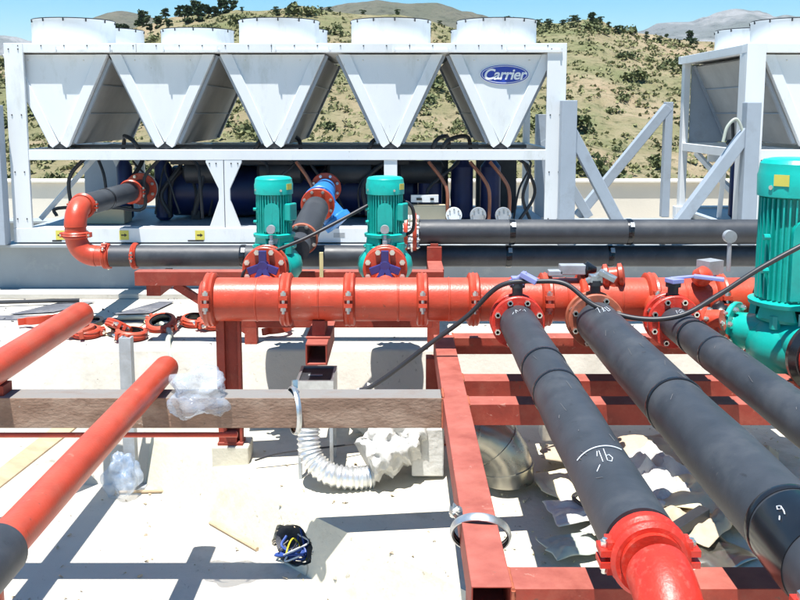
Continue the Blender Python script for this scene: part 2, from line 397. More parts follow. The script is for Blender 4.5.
for _ in range(9500):
    y = random.uniform(40, 114); x = random.uniform(-.52, .52)*y
    if noise.noise(Vector((x*.09, y*.09, 9))) < random.uniform(-.7, .25): continue
    tuft(b, hpos(x, y), random.uniform(.2,.7), random.uniform(.12,.38), 8, .14)
tag(b.build('scrub', M['scrub'], loc=(0,0,0), smooth=0, fix=False), kind='stuff')

def tree(seed, hgt, wide, kind):
    random.seed(seed); root = thing('pine_tree', 'x', 'tree', (0,0,0))
    t = MB(); t.tube(spline([(0,0,-.3),(.05*hgt,.02,hgt*.3),(.02,.03*hgt,hgt*.62),(.04*hgt,0,hgt*.9)], 5), .06*hgt, 7, rf=lambda q: hgt*(.045-.034*q))
    c = MB()
    for k in range(15):
        zz = hgt*random.uniform(.06, .92); a = random.uniform(0, 6.28); q = wide*random.uniform(.15,.95)*(1.15-.75*(zz/hgt))
        p = Vector((math.cos(a)*q, math.sin(a)*q, zz)); t.tube([(0.02*hgt, 0, zz-.14*hgt), p], .01*hgt, 5)
        tuft(c, p, wide*random.uniform(.32,.55), hgt*random.uniform(.13,.2), 46, .055*hgt)
    t.build('trunk', M['bark'], root, smooth=60); c.build('crown', M['pine'], root, smooth=0, fix=False)
    return root
T = [tree(1, 4.2, 1.7, 0), tree(2, 3.2, 1.6, 0), tree(3, 2.4, 1.6, 0)]
random.seed(9)
tspots = []
for _ in range(34): tspots.append((random.uniform(-36,-21.5), random.uniform(108,119), random.choice([0,0,1]), 'dark pine on the ridge top beyond the leftmost fans', 'pines on the left ridge', random.uniform(.28,.5)))
for _ in range(46): tspots.append((random.uniform(13,37), random.uniform(106,118), 2 if random.random() < .7 else 1, 'small dark tree on the ridge between the two chillers', 'trees on the middle ridge', random.uniform(.22,.45)))
for _ in range(14): tspots.append((random.uniform(-20,12), random.uniform(110,117), 2, 'low dark tree on the ridge above the left chiller fans', 'trees above the left chiller', random.uniform(.22,.42)))
used = set()
for x, y, k, lab, grp, s in tspots:
    o = T[k] if k not in used else copy_tree(T[k]); used.add(k)
    o.location = hpos(x, y)-Vector((0,0,.5*s)); o.scale = (s*1.15,s*1.15,s); o.rotation_euler = (0,0,random.uniform(0,6.28)); tag(o, lab, 'tree', grp)

# ------------------------------------------------------------------ roof
b = MB(); b.prism([(6.82,-1.0),(7.2,0),(14.45,0),(14.45,-9),(6.82,-9)], -14, 16, 'x'); tag(b.build('roof_deck', M['concrete'], loc=(0,10,0), smooth=0, bevel=.02), kind='structure')
b = MB(); b.box(-14, 16, -6, 6.818, -9, -1.0); tag(b.build('lower_roof_deck', M['concrete'], loc=(0,2,-1), smooth=0), kind='structure')
b = MB(); b.box(-14, 16, 14.1, 14.4, 0.0, .83); b.box(-14, 16, 14.04, 14.46, .83, .87)
tag(b.build('parapet_wall', M['parapet'], smooth=0, bevel=.01), 'low sunlit beige parapet wall behind the two chillers', 'wall')

# raised concrete plinth with a broken hole in its slanting side
b = MB()
bt = [(-2.35,7.15),(.46,4.34),(.85,1.2),(9.3,1.2),(9.3,7.15)]; md_ = [(-2.2,7.15),(.52,4.43),(.95,1.3),(9.2,1.3),(9.2,7.15)]; tp = [(.30,7.15),(1.85,5.6),(3.2,2.5),(8.5,2.5),(8.5,7.15)]
b.add([(x,y,-1.0) for x,y in bt]+[(x,y,-.65) for x,y in md_]+[(x,y,-.5) for x,y in tp], [(4,3,2,1,0),(10,11,12,13,14)]+[(k+o_,(k+1)%5+o_,(k+1)%5+5+o_,k+5+o_) for k in range(5) for o_ in (0,5)])
pl = b.build('concrete_plinth', M['concrete2'], smooth=0)
cut = MB(); cc = Vector((-.704,5.56,-.87)); tg = Vector((.7071,-.7071,0)); nrm = Vector((-.677,-.677,.29)).normalized(); uh = tg.cross(nrm)*-1
if uh.z < 0: uh = -uh
random.seed(3); vs = []
for dd in (.25, -.30):
    for k in range(18):
        a = 2*PI*k/18; q = 1+random.uniform(-.1,.12)
        vs.append(cc + nrm*dd + tg*(.2*q*math.cos(a)) + uh*(.125*q*math.sin(a)))
cut.add(vs, [tuple(range(18)), tuple(range(35,17,-1))] + [(k, k+18, (k+1)%18+18, (k+1)%18) for k in range(18)])
co = cut.build('cutter', M['concrete2'], smooth=0)
md = pl.modifiers.new('hole', 'BOOLEAN'); md.object = co; md.operation = 'DIFFERENCE'; md.solver = 'EXACT'
dg = bpy.context.evaluated_depsgraph_get(); me2 = bpy.data.meshes.new_from_object(pl.evaluated_get(dg))
pl.modifiers.clear(); pl.data = me2; bpy.data.objects.remove(co)
tag(pl, 'pale concrete plinth with a slanting side and broken hole, under the pipe frame', 'plinth')
random.seed(12)
root = thing('cable_bundle', 'tangle of blue, yellow and white wires spilling from the hole in the concrete', 'cables', tuple(cc))
for nm, mt, cnt in (('blue_wire','wire_b',4),('yellow_wire','wire_y',1),('white_wire','wire_w',2),('black_wire','cable',2)):
    b = MB()
    for k in range(cnt):
        p0 = cc - nrm*.12 + tg*random.uniform(-.1,.1) + uh*random.uniform(-.1,.08)
        p1 = cc - nrm*.06 + tg*random.uniform(-.09,.09) + uh*random.uniform(-.08,.04)
        p2 = cc + nrm*random.uniform(.0,.035) + tg*random.uniform(-.11,.10) + uh*random.uniform(-.11,-.03)
        p3 = cc - nrm*.03 + tg*random.uniform(-.12,.12) + uh*random.uniform(-.12,.05)
        b.tube(spline([p0,p1,p2,p3], 6), .006 if mt != 'wire_b' else .009, 7)
    b.build(nm, M[mt], root)
b = MB(); random.seed(4)
for k in range(30):
    a = random.uniform(-.5, PI*1.1); p = cc - nrm*.012 + tg*(-.205*math.cos(a)) + uh*.13*math.sin(a); r = random.uniform(.008,.022)
    b.mark(); b.add([p+Vector((random.uniform(-1,1),random.uniform(-1,1),random.uniform(-.7,.7)))*r for _ in range(6)], [(0,1,2),(0,2,3),(0,3,4),(0,4,5),(1,2,5),(3,4,1)])
for q_ in b.pieces(): q_.build('broken_edge', M['rubble'], root, smooth=0)
b = MB(); vs = []
for dd, q in ((-.012,.985),(-.10,.97),(-.2,.9),(-.285,.7),(-.29,.02)):
    for k in range(18): a = 2*PI*k/18; w_ = q*(1+.05*noise.noise(Vector((math.cos(a)*2, math.sin(a)*2, dd*9)))); vs.append(cc + nrm*dd + tg*(.19*w_*math.cos(a)) + uh*(.118*w_*math.sin(a)))
b.add(vs, [(i*18+k, i*18+(k+1)%18, (i+1)*18+(k+1)%18, (i+1)*18+k) for i in range(4) for k in range(18)]); b.build('hole_shade_shell', M['shade_grit'], root, smooth=60)  # added dark shell that paints the shade inside the hole

# ------------------------------------------------------------------ steel support beams under the chillers
def ibeam(b, x0, x1, y, z0, z1, w, t=.03):
    b.box(x0, x1, y-w/2, y+w/2, z0, z0+t); b.box(x0, x1, y-w/2, y+w/2, z1-t, z1); b.box(x0, x1, y-t/2, y+t/2, z0+t, z1-t)
b = MB(); ibeam(b, -9, 12, 9.62, .005, .53, .34); o = b.build('support_beam', M['beam_grey'], smooth=0, bevel=.004)
tag(o, 'long grey steel I-beam under the front of the chillers', 'steel beam')
b = MB(); ibeam(b, -9, 12, 11.75, .005, .53, .34); o = b.build('support_beam', M['beam_grey'], smooth=0, bevel=.004)
tag(o, 'long grey steel I-beam under the back of the chillers', 'steel beam')
b = MB(); b.box(-9, 12, 9.2, 9.43, .004, .05); o = b.build('concrete_strip', M['concrete'], smooth=0)
tag(o, 'white concrete strip along the foot of the front grey I-beam', 'kerb')

# ------------------------------------------------------------------ chillers
Y0, Y1 = 9.62, 11.85
def vpanel(root, cx, hw, y, s=1):
    top, bot = 2.53, 1.555
    b = MB(); b.prism([(cx-hw+.10,top),(cx-.01,bot+.06),(cx+.01,bot+.06),(cx+hw-.10,top)], y, y+.03)
    o = b.build('v_panel', M['white'], root, smooth=0, bevel=.003)
    for q in (-1, 1):
        e = MB()
        pts = [(cx+q*hw,top),(cx+q*(hw-.125),top),(cx+q*.012,bot+.045),(cx+q*.075,bot),(cx+q*.10,bot+.02)]
        e.prism(pts, y-.022, y+.05)
        e.build('edge_channel', M['white'], o, smooth=0, bevel=.004)
    g = MB(); g.prism([(cx-.075,1.535),(cx-.075,1.565),(cx,1.605),(cx+.075,1.565),(cx+.075,1.535)], y+.01, y+.06); g.build('drain_gap', M['dark'], o, smooth=0)
    g = MB(); g.box(cx-.13, cx+.13, y-.055, y-.03, 1.505, 1.533); g.build('foot_plate', M['grey_steel'], o, smooth=0)
    g = MB()
    for q in (-1,1): g.mark(); g.sphere((cx+q*(hw-.26)*s, y-.003, 2.47), .008, 8, 5)
    [k_.build('screw', M['bolt'], o) for k_ in g.pieces()]
    return o
def fan(root, cx, cy, r=.44):
    z0, z1 = 2.64, 2.92
    b = MB(); b.lathe((cx,cy,z0), (0,0,1), [(0,r*1.02),(.02,r),(z1-z0-.015,r),(z1-z0,r+.008),(z1-z0,r-.02),(.03,r-.02)], 48, cap=False)
    o = b.build('fan_shroud', M['white'], root)
    g = MB()
    for rr in (.08,.16,.24,.32,.40,r-.006): g.arcring((cx,cy,z1+.006), (0,0,1), rr-.006, rr+.006, .012, seg=36)
    for k in range(8):
        a = k*PI/4; g.bar((cx,cy,z1+.006), (cx+math.cos(a)*(r-.004), cy+math.sin(a)*(r-.004), z1+.006), .01, .008)
    for k in range(12):
        a = k*PI/6+.1; g.box(cx+math.cos(a)*(r+.006)-.006, cx+math.cos(a)*(r+.006)+.006, cy+math.sin(a)*(r+.006)-.006, cy+math.sin(a)*(r+.006)+.006, z1-.03, z1+.004)
    g.build('fan_grille', M['dark'], o)
    f = MB(); f.cyl((cx,cy,z0+.05), (cx,cy,z0+.2), .09, seg=20)
    for k in range(6):
        a = k*PI/3; u = Vector((math.cos(a), math.sin(a), 0)); w = Vector((-u.y, u.x, 0))
        P = Vector((cx,cy,z0+.12)); f.add([P+u*.09-w*.05+Vector((0,0,.03)), P+u*.09+w*.05-Vector((0,0,.03)), P+u*.38+w*.11-Vector((0,0,.02)), P+u*.38-w*.09+Vector((0,0,.03))], [(0,1,2,3)])
    f.build('fan_blade', M['dark'], o)
def coil(root, cx, hw, q):
    # inclined coil slab, fins as a fine grooved pattern
    b = MB(); p = Vector((cx+q*(hw-.04), 0, 2.52)); s = Vector((cx+q*.075, 0, 1.6)); dr = (s-p).normalized(); nn = Vector((dr.z, 0, -dr.x))*.04
    b.add([Vector((v.x, y, v.z)) for y in (Y0+.06, Y1-.04) for v in (p+nn, p-nn, s-nn, s+nn)], [(0,1,2,3),(7,6,5,4),(0,4,5,1),(1,5,6,2),(2,6,7,3),(3,7,4,0)])
    o = b.build('condenser_coil', M['coil'], root, smooth=0)
    e = MB()
    for y in (Y0+.09, Y1-.07):
        e.mark(); e.bar((p.x+q*.055, y, p.z), (s.x+q*.055, y, s.z), .035, .05, (0,1,0))
    for t in (.33,.66):
        c = p.lerp(s, t) + Vector((q*.05,0,0)); e.mark(); e.bar((c.x, Y0+.1, c.z), (c.x, Y1-.1, c.z), .012, .012)
    [k_.build('coil_frame', M['grey_steel'], o, smooth=0) for k_ in e.pieces()]
def chiller(x0, x1, vs, front_fans, label, legs, side):
    root = thing('air_cooled_chiller', label, 'chiller', ((x0+x1)/2, (Y0+Y1)/2, .53))
    f = MB(); pw = .2
    f.box(x0, x1, Y0-.075, Y0+.06, 2.545, 2.64); f.box(x0, x1, Y1-.06, Y1+.04, 2.545, 2.64)
    for x in (x0, x1-.1): f.box(x, x+.1, Y0+.06, Y1-.06, 2.545, 2.636)
    for (xa, xb) in ((x0, x0+pw), (x1-pw, x1)):
        f.box(xa, xb, Y0-.08, Y0-.04, .70, 2.642)
        f.box(xa if xa == x0 else xb-.03, xa+.03 if xa == x0 else xb, Y0-.04, Y0+.13, .70, 2.545)
        f.box(xa+.05 if xa == x0 else xb-.13, xa+.13 if xa == x0 else xb-.05, Y1-.08, Y1+.038, .70, 2.545)
    f.build('frame', M['white'], root, smooth=0, bevel=.005)
    t = MB(); t.box(x0+.1, x1-.1, Y0+.062, Y1-.062, 2.56, 2.632); t.build('top_deck', M['white'], root, smooth=0)
    for cx in vs:   # little joint angles on the top rail
        g = MB(); g.box(cx+.02, cx+.62, Y0-.10, Y0-.076, 2.548, 2.575)
        for dx in (.04,.6): g.box(cx+dx-.008, cx+dx+.008, Y0-.112, Y0-.10, 2.55, 2.605)
        g.build('joint_angle', M['white'], root, smooth=0)
    lb = MB(); lb.box(x0+pw-.02, x1-pw+.02, Y0-.072, Y0+.02, 1.425, 1.534); lb.box(x0+.1, x1-.1, Y1-.04, Y1+.03, 1.42, 1.534)
    for k in range(len(vs)): lb.box(vs[k]-.05, vs[k]+.05, Y0+.022, Y1-.042, 1.45, 1.53)
    for x in (x0+.06, x1-.12): lb.box(x, x+.06, Y0+.022, Y1-.042, 1.43, 1.53)
    lb.build('middle_rail', M['white'], root, smooth=0, bevel=.004)
    br = MB(); br.box(x0, x1, Y0-.085, Y0+.1, .545, .70); br.box(x0, x1, Y1-.1, Y1+.04, .545, .70)
    for k in range(5):
        xx = x0+.2+(x1-x0-.5)*k/4; br.box(xx, xx+.12, Y0+.102, Y1-.102, .55, .66)
    br.build('base_rail', M['white'], root, smooth=0, bevel=.006)
    dp = MB(); dp.box(x0+.05, x1-.05, Y0+.12, Y1-.12, .665, .675); dp.build('base_tray', M['grey_steel'], root, smooth=0)
    for cx in vs:
        vpanel(root, cx, .55, Y0)
        for q in (-1, 1): coil(root, cx, .55, q)
        r_ = MB(); r_.prism([(cx-.53,2.53),(cx,1.56),(cx+.53,2.53)], Y1-.03, Y1); r_.build('rear_panel', M['grey_steel'], root, smooth=0)
    for i, cx in enumerate(vs):
        if i in front_fans: fan(root, cx, 10.2)
        fan(root, cx, 11.35)
    for lx, kind in legs:
        l = MB()
        if kind: 
            for q in (-1, 1): l.mark(); l.prism([(lx+q*.004,1.424),(lx+q*.19,1.424),(lx+q*.19,1.40),(lx+q*.06,1.12),(lx+q*.06,1.0),(lx+q*.17,.70),(lx+q*.004,.70)], Y0-.07, Y0-.03)
        else: l.box(lx-.07, lx+.07, Y0-.06, Y0+.0, .70, 1.424)
        [k_.build('support_leg', M['white'], root, smooth=0, bevel=.003) for k_ in (l.pieces() or [l])]
    return root
ch = chiller(-4.13, 1.74, [-3.62,-2.5,-1.34,-.1,1.07], (0,2,3,4), 'long white air-cooled chiller with five V panels and a blue oval badge', [(-1.87,True),(-.1,False)], 0)
# badge
cx, cz, yb = 1.10, 2.322, Y0-.004
def ell(b, a, c, y0, y1):
    b.prism([(cx+a*math.cos(2*PI*k/48), cz+c*math.sin(2*PI*k/48)) for k in range(48)], y0, y1)
b = MB(); ell(b, .262, .107, yb-.004, yb); badge = b.build('badge', M['logo_white'], ch, smooth=0)
b = MB(); ell(b, .252, .099, yb-.008, yb-.0045); b.build('badge_field', M['logo_blue'], badge, smooth=0)
b = MB(); 
for k in range(48):
    a0 = 2*PI*k/48; a1 = 2*PI*(k+1)/48; b.add([(cx+q*math.cos(a), yb-.0095, cz+w_*math.sin(a)) for a in (a0, a1) for q, w_ in ((.240,.089),(.234,.084))], [(0,1,3,2)])
b.build('badge_line', M['logo_white'], badge, smooth=0)
cu = bpy.data.curves.new('badge_lettering', 'FONT'); cu.body = 'Carrier'; cu.size = .155; cu.shear = .28; cu.align_x = 'CENTER'; cu.align_y = 'CENTER'; cu.offset = .0035; cu.extrude = .001; cu.space_character = .95
to = bpy.data.objects.new('t', cu); COL.objects.link(to); dg = bpy.context.evaluated_depsgraph_get()
tm = bpy.data.meshes.new_from_object(to.evaluated_get(dg)); bpy.data.objects.remove(to)
b = MB(); b.add([(cx-.004+v.co.x, yb-.0105-v.co.z, cz-.004+v.co.y) for v in tm.vertices], [tuple(p.vertices) for p in tm.polygons])
b.build('badge_lettering', M['logo_white'], badge, smooth=0, fix=False)
# stickers on the base rail
for sx in (-3.63, -2.95, -2.14):
    y = Y0-.0865
    b = MB(); b.box(sx-.05, sx+.05, y-.002, y, .575, .675); s_ = b.build('warning_sticker', M['yellow'], ch, smooth=0)
    b = MB(); b.prism([(sx-.03,.618),(sx-.03,.632),(sx+.005,.632),(sx+.005,.645),(sx+.033,.625),(sx+.005,.605),(sx+.005,.618)], y-.0035, y-.0022); b.build('sticker_mark', M['black'], s_, smooth=0)
b = MB(); b.mark().box(-3.72, -3.62, Y0-.09, Y0-.0865, .555, .572); b.mark().box(-2.27, -2.10, Y0-.09, Y0-.0865, .558, .572); [k_.build('rail_slot', M['black'], ch, smooth=0) for k_ in b.pieces()]
# machinery inside
def part(name, m, b, parent, **k):
    if b.m:
        for q in b.pieces(): r = q.build(name, M[m], parent, **k)
        return r
    return b.build(name, M[m], parent, **k)
b = MB(); b.lathe((-2.75,10.75,1.0), (1,0,0), [(0,.0),(0,.25),(.06,.30),(2.9,.30),(2.96,.25),(2.96,0)], 32, cap=False); ev = part('evaporator', 'navy', b, ch)
b = MB()
for x in (-2.4,-1.2,-.2): b.mark(); b.box(x-.05, x+.05, 10.5, 11.0, .675, .78)
part('cradle', 'dark', b, ev, smooth=0)
b = MB()
for x, r in ((-3.2,.09),(.72,.13),(1.05,.12),(.35,.14),(-2.75,.1)):
    b = MB(); b.lathe((x,10.45,.68), (0,0,1), [(0,r*.6),(.04,r),(.62,r),(.7,r*.5)], 20); part('oil_separator', 'navy', b, ch)
for x in (-2.2,-1.35,-.55,.25):
    b = MB(); b.lathe((x-.28,10.3,1.25), (1,0,0), [(0,.06),(.04,.13),(.5,.13),(.54,.06)], 18); part('compressor', 'dark', b, ch)
b = MB(); b.mark().box(-2.7,.2,11.25,11.3,.68,1.40); b.mark().box(-2.6,.1,10.2,10.9,1.34,1.40); b.mark().box(.45,.6,11.2,11.3,.68,1.4); b.mark().box(.95,1.45,11.2,11.3,.68,1.4)
part('back_panel', 'dark', b, ch, smooth=0)
b = MB(); random.seed(8)
for k in range(26):
    b.mark(); x = random.uniform(-3.3,1.4); y = random.uniform(9.95,10.5); pts = [(x,y,random.uniform(.7,.9)),(x+random.uniform(-.1,.1),y,random.uniform(1.0,1.2)),(x+random.uniform(-.3,.3),y+.1,1.36),(x+random.uniform(-.3,.3),y+.2,1.42)]
    b.tube(spline(pts,5), random.choice([.012,.018,.026]), 8)
for x, dx in ((-2.85,-.25),(-.35,.2),(.35,.15),(.45,.25),(-1.6,.3)):
    b.mark(); b.tube(spline([(x,9.9,1.5),(x+dx*.3,9.9,1.62),(x+dx,10.2,1.66),(x+dx*1.4,10.5,1.62),(x+dx*1.5,10.5,1.45)],6), .024, 8)
b.mark(); b.box(-3.9,1.4,10.0,10.1,1.535,1.57)
part('refrigerant_pipe', 'dark', b, ch)
b = MB()
for x in (.52,-.95,.98,1.2): b.mark(); b.tube(spline([(x,9.85,.72),(x,9.85,1.05),(x-.06,9.9,1.2),(x-.2,10.0,1.38)],6), .02, 8)
part('copper_pipe', 'copper', b, ch)
b = MB(); b.box(.05,.50,9.75,9.95,.70,.92); bx = part('control_box', 'beige', b, ch, smooth=0, bevel=.006)
b = MB(); b.box(.12,.42,9.80,9.86,.95,1.03); part('mounting_plate', 'white', b, bx, smooth=0)
b = MB(); b.mark().box(.18,.24,9.79,9.80,.975,1.0); b.mark().box(.33,.37,9.79,9.80,.975,1.0); part('plate_hole', 'black', b, bx, smooth=0)
for x, m in ((.58,'white'),(.84,'galv_dull'),(1.11,'galv_dull')):
    b = MB(); b.lathe((x,9.60,.83), (0,1,0), [(0,.085),(.02,.088),(.03,.05),(.2,.05)], 24)
    fl = part('blind_flange', m, b, ch)
    b = MB()
    for k in range(8): b.mark(); b.cyl((x+.065*math.cos(k*PI/4),9.59,.83+.065*math.sin(k*PI/4)), (x+.065*math.cos(k*PI/4),9.60,.83+.065*math.sin(k*PI/4)), .009, seg=6)
    part('bolt', 'bolt', b, fl)
b = MB(); b.mark().tube(spline([(1.45,9.9,.72),(1.35,9.85,1.0),(1.42,9.85,1.3),(1.3,9.9,1.42)],8), .018, 8); b.mark().tube(spline([(1.3,9.85,.72),(1.48,9.85,1.05),(1.36,9.85,1.38)],8), .018, 8)
part('cable', 'cable', b, ch)
b = MB()   # left end: braces and pipes seen through the frame
b.mark().bar((-4.0,9.95,.75), (-3.45,10.2,1.42), .07, .05); b.mark().bar((-3.35,11.6,.7), (-3.35,11.6,1.42), .12, .05); b.mark().bar((-3.2,11.0,.7), (-3.5,11.0,1.42), .05, .05)
part('end_brace', 'white', b, ch, smooth=0)
b = MB(); b.mark().tube(spline([(-3.65,9.95,.85),(-3.66,9.95,1.2),(-3.5,10.0,1.42)],6), .022, 8); b.mark().tube(spline([(-3.3,10.1,.85),(-3.32,10.1,1.2),(-3.42,10.2,1.42)],6), .018, 8); b.mark().tube(spline([(-3.82,9.95,.78),(-3.8,9.95,.87),(-3.2,9.95,.88),(-2.85,9.95,.87),(-2.83,9.95,1.2),(-2.65,9.95,1.42)],6), .02, 8)
part('suction_line', 'dark', b, ch)
b = MB(); b.box(-3.75,-3.1,10.05,10.35,.68,.85); part('pump_box', 'beige', b, ch, smooth=0, bevel=.01)
b = MB(); b.box(-4.0,-3.5,11.4,11.45,.68,1.4); part('end_panel', 'grey_steel', b, ch, smooth=0)

ch2 = chiller(3.62, 7.5, [4.36,5.53,6.7], (0,1,2), 'second white air-cooled chiller cut off by the right edge', [(5.5,True)], 1)
b = MB(); b.prism([(3.78,2.54),(3.78,1.5),(4.32,1.56)], Y1-.026, Y1-.004); part('end_panel', 'grey_steel', b, ch2, smooth=0)
b = MB(); b.lathe((4.9,10.75,1.0), (1,0,0), [(0,.0),(0,.25),(.06,.30),(2.0,.30),(2.06,.25),(2.06,0)], 28, cap=False); part('evaporator', 'navy', b, ch2)
b = MB(); b.lathe((3.98,10.6,.68), (0,0,1), [(0,.05),(.04,.09),(.6,.09),(.68,.04)], 18); part('oil_separator', 'navy', b, ch2)
b = MB()
for x in (3.85,4.15,4.4,4.7): b.mark(); b.tube(spline([(x,9.95,.7),(x+.05,10,1.1),(x-.05,10.1,1.42)],6), .02, 8)
b.mark().box(4.3,7.2,11.2,11.3,.68,1.4); b.mark().sphere((4.0,10.9,1.56), .07, 10, 7, (1,1,.6)); b.cyl((4.02,10.9,1.56),(4.0,10.9,1.8),.02,seg=8)
b.mark().tube(spline([(3.95,9.9,.72),(3.93,9.9,.95),(4.2,9.9,1.0)],6), .035, 8)
part('refrigerant_pipe', 'dark', b, ch2)
b = MB(); b.mark().bar((3.72,10.9,1.38), (4.25,10.9,1.38), .05, .09); b.mark().bar((3.78,10.6,.7), (3.68,10.2,1.42), .05, .05); b.mark().bar((3.74,11.4,1.42), (4.1,10.2,.7), .05, .06)
part('end_brace', 'white', b, ch2, smooth=0)
o = MB().tube(spline([(3.63,9.5,.95),(3.60,9.46,1.6),(3.52,9.46,1.85),(3.42,9.46,1.78),(3.38,9.46,1.62)],8), .016, 8).build('cable', M['hose'])
tag(o, 'thin pale conduit looping over the grey column of the right chiller', 'conduit')

# grey bracing frames
def brace_frame(label, cols, bars, beams=()):
    xs = [c[0] for c in cols]; root = thing('bracing_frame', label, 'steel frame', (sum(xs)/len(xs), cols[0][2], .53))
    for x, w, y, z1, dp in cols:
        b = MB(); b.box(x-w/2, x+w/2, y-dp/2, y+dp/2, .535, z1); part('column', 'grey_steel', b, root, smooth=0, bevel=.006)
    for p, q in bars:
        b = MB(); b.bar(p, q, .12, .125, (0,1,0)); part('brace', 'grey_steel', b, root, smooth=0, bevel=.006)
    return root
brace_frame('grey steel column and diagonal braces at the right end of the left chiller', [(1.755,.16,9.46,2.05,.14),(1.86,.14,11.95,1.9,.12)],
    [((1.78,9.475,1.74),(2.44,9.475,.54)), ((1.88,11.95,1.56),(2.52,11.95,.54))])
brace_frame('grey steel columns and diagonal braces left of the right chiller', [(3.665,.15,9.46,2.03,.14),(3.545,.10,12.0,2.06,.12)],
    [((3.66,9.475,1.76),(2.80,9.475,.54)), ((3.54,12.0,2.0),(2.38,12.0,.54))])
brace_frame('grey steel column at the far left end of the left chiller', [(-4.26,.2,9.46,2.0,.14)], [])

# ------------------------------------------------------------------ couplings and flanges
def coupling(b, bb, c, axis, r, w=.085, ear=(0,-1,0), k=1.0):
    """grooved pipe clamp: band, two pairs of bolt lugs; bolts go to bb"""
    c = Vector(c); ax = Vector(axis).normalized(); e = Vector(ear).normalized(); t = ax.cross(e).normalized()
    ro = r+.036*k
    b.lathe(c-ax*w/2, ax, [(0,r*.99),(0,r+.018*k),(.012,ro),(w*.35,ro-.004),(w*.5,ro+.004),(w*.65,ro-.004),(w-.012,ro),(w,r+.018*k),(w,r*.99)], 40, cap=False)
    Mx = Matrix((ax, e, t)).transposed()
    for q in (-1, 1):
        for s in (-1, 1):
            b.obox(c + e*q*(ro+.010*k) + t*s*.026*k, (w*.72, .062*k, .028*k), Mx)
            b.obox(c + e*q*(ro-.006*k) + t*s*.052*k, (w*.6, .03*k, .045*k), Mx)
        p = c + e*q*(ro+.014*k)
        bb.mark(); bb.cyl(p-t*.075*k, p+t*.085*k, .012*k, seg=8)
        for s in (-1, 1): bb.cyl(p+t*s*.042*k, p+t*s*.064*k, .021*k, seg=6)
def flange(b, bb, c, axis, r, th=.03, n=8, bolt=.016, rin=0, blen=.03):
    c = Vector(c); ax = Vector(axis).normalized(); u = (Vector((0,0,1)) if abs(ax.z) < .9 else Vector((1,0,0))).cross(ax).normalized(); w = ax.cross(u)
    b.lathe(c-ax*th/2, ax, [(0,r-.006),(.006,r),(th-.006,r),(th,r-.006)], 40)
    for k in range(n):
        a = 2*PI*(k+.5)/n; p = c + (u*math.cos(a)+w*math.sin(a))*r*.83
        bb.mark(); bb.cyl(p-ax*(th/2+blen), p+ax*(th/2+blen), bolt*.55, seg=8)
        for s in (-1, 1): bb.cyl(p+ax*s*th/2, p+ax*s*(th/2+bolt*1.0), bolt, seg=6)

# ------------------------------------------------------------------ red header
HX0, HX1, HY, HZ, HR = -1.36, 2.75, 6.3, .606, .155
hd = thing('header_pipe', 'large red horizontal header pipe with clamps, in front of the green pumps', 'pipe', (.7, HY, HZ-HR))
cps = [-1.345,-.806,-.357,.157,.521,1.034,1.30,1.78,2.26]
segs = [HX0] + cps[1:] + [HX1]
for i in range(len(segs)-1):
    b = MB(); b.lathe((segs[i]+.003,HY,HZ), (1,0,0), [(0,HR-.012),(.008,HR),(segs[i+1]-segs[i]-.014,HR),(segs[i+1]-segs[i]-.006,HR-.012)], 56)
    part('pipe_section', 'red' if i % 3 else 'red', b, hd)
b = MB(); b.lathe((HX0-.055,HY,HZ), (1,0,0), [(0,.10),(.0,HR-.03),(.02,HR-.005),(.06,HR)], 48); part('end_cap', 'red', b, hd)
for x in cps:
    b = MB(); bb = MB(); coupling(b, bb, (x,HY,HZ), (1,0,0), HR, .082, (0,-1,.12), 1.0)
    c_ = part('coupling', 'red', b, hd); part('coupling_bolt', 'bolt', bb, c_)
# stubs towards the three insulated pipes and back to the pumps
PX = (.778, 1.302, 1.815); PZ = .552; FY = 5.86
b = MB()
for x in PX: b.mark(); b.cyl((x,HY-.08,HZ-.02), (x,FY+.02,PZ), .115, seg=32)
part('outlet_stub', 'red', b, hd)
b = MB()
for x in (-.985,-.105): b.mark(); b.cyl((x,HY+.04,HZ+.04), (x,6.60,.70), .085, seg=28)
part('pump_stub', 'red', b, hd)
b = MB(); b.box(-.62,-.46,HY-.158,HY-.150,.585,.590); part('weld_mark', 'red_frame', b, hd, smooth=0)

# ------------------------------------------------------------------ steel pipe frame
zt, zb = .266, .15
fr = thing('pipe_rack', 'red primer steel frame of square tubes carrying the three black pipes', 'steel frame', (1.2,4.8,-.5))
def rtube(b, p, q, w, h, t=.006):
    # hollow rectangular tube, open ends
    p = Vector(p); q = Vector(q); d_ = (q-p).normalized(); up = Vector((0,0,1)); sd = d_.cross(up).normalized()
    vs = []
    for c in (p, q):
        for (hw, hh) in ((w/2, h/2), (w/2-t, h/2-t)):
            for sx, sz in ((-1,-1),(1,-1),(1,1),(-1,1)): vs.append(c + sd*sx*hw + up*sz*hh)
    fs = []
    for k in range(4):
        k2 = (k+1) % 4
        fs += [(k,k2,k2+8,k+8), (k+4,k+12,k2+12,k2+4), (k,k+4,k2+4,k2), (k+8,k2+8,k2+12,k+12)]
    b.add(vs, fs)
b = MB(); rtube(b, (.325,2.99,zt-.075), (.325,6.62,zt-.075), .145, .15); part('long_beam', 'red_frame', b, fr, smooth=0, bevel=.006)
for y in (3.06, 5.09, 5.55, 6.63):
    b = MB(); rtube(b, (.402,y,zt-.066-(.004 if y>3.1 else 0)), (4.2,y,zt-.066-(.004 if y>3.1 else 0)), .155, .125); part('cross_beam', 'red_frame', b, fr, smooth=0, bevel=.006)
b = MB(); rtube(b, (4.28,2.9,zt-.075), (4.28,6.7,zt-.075), .15, .15); part('long_beam', 'red_frame', b, fr, smooth=0, bevel=.006)
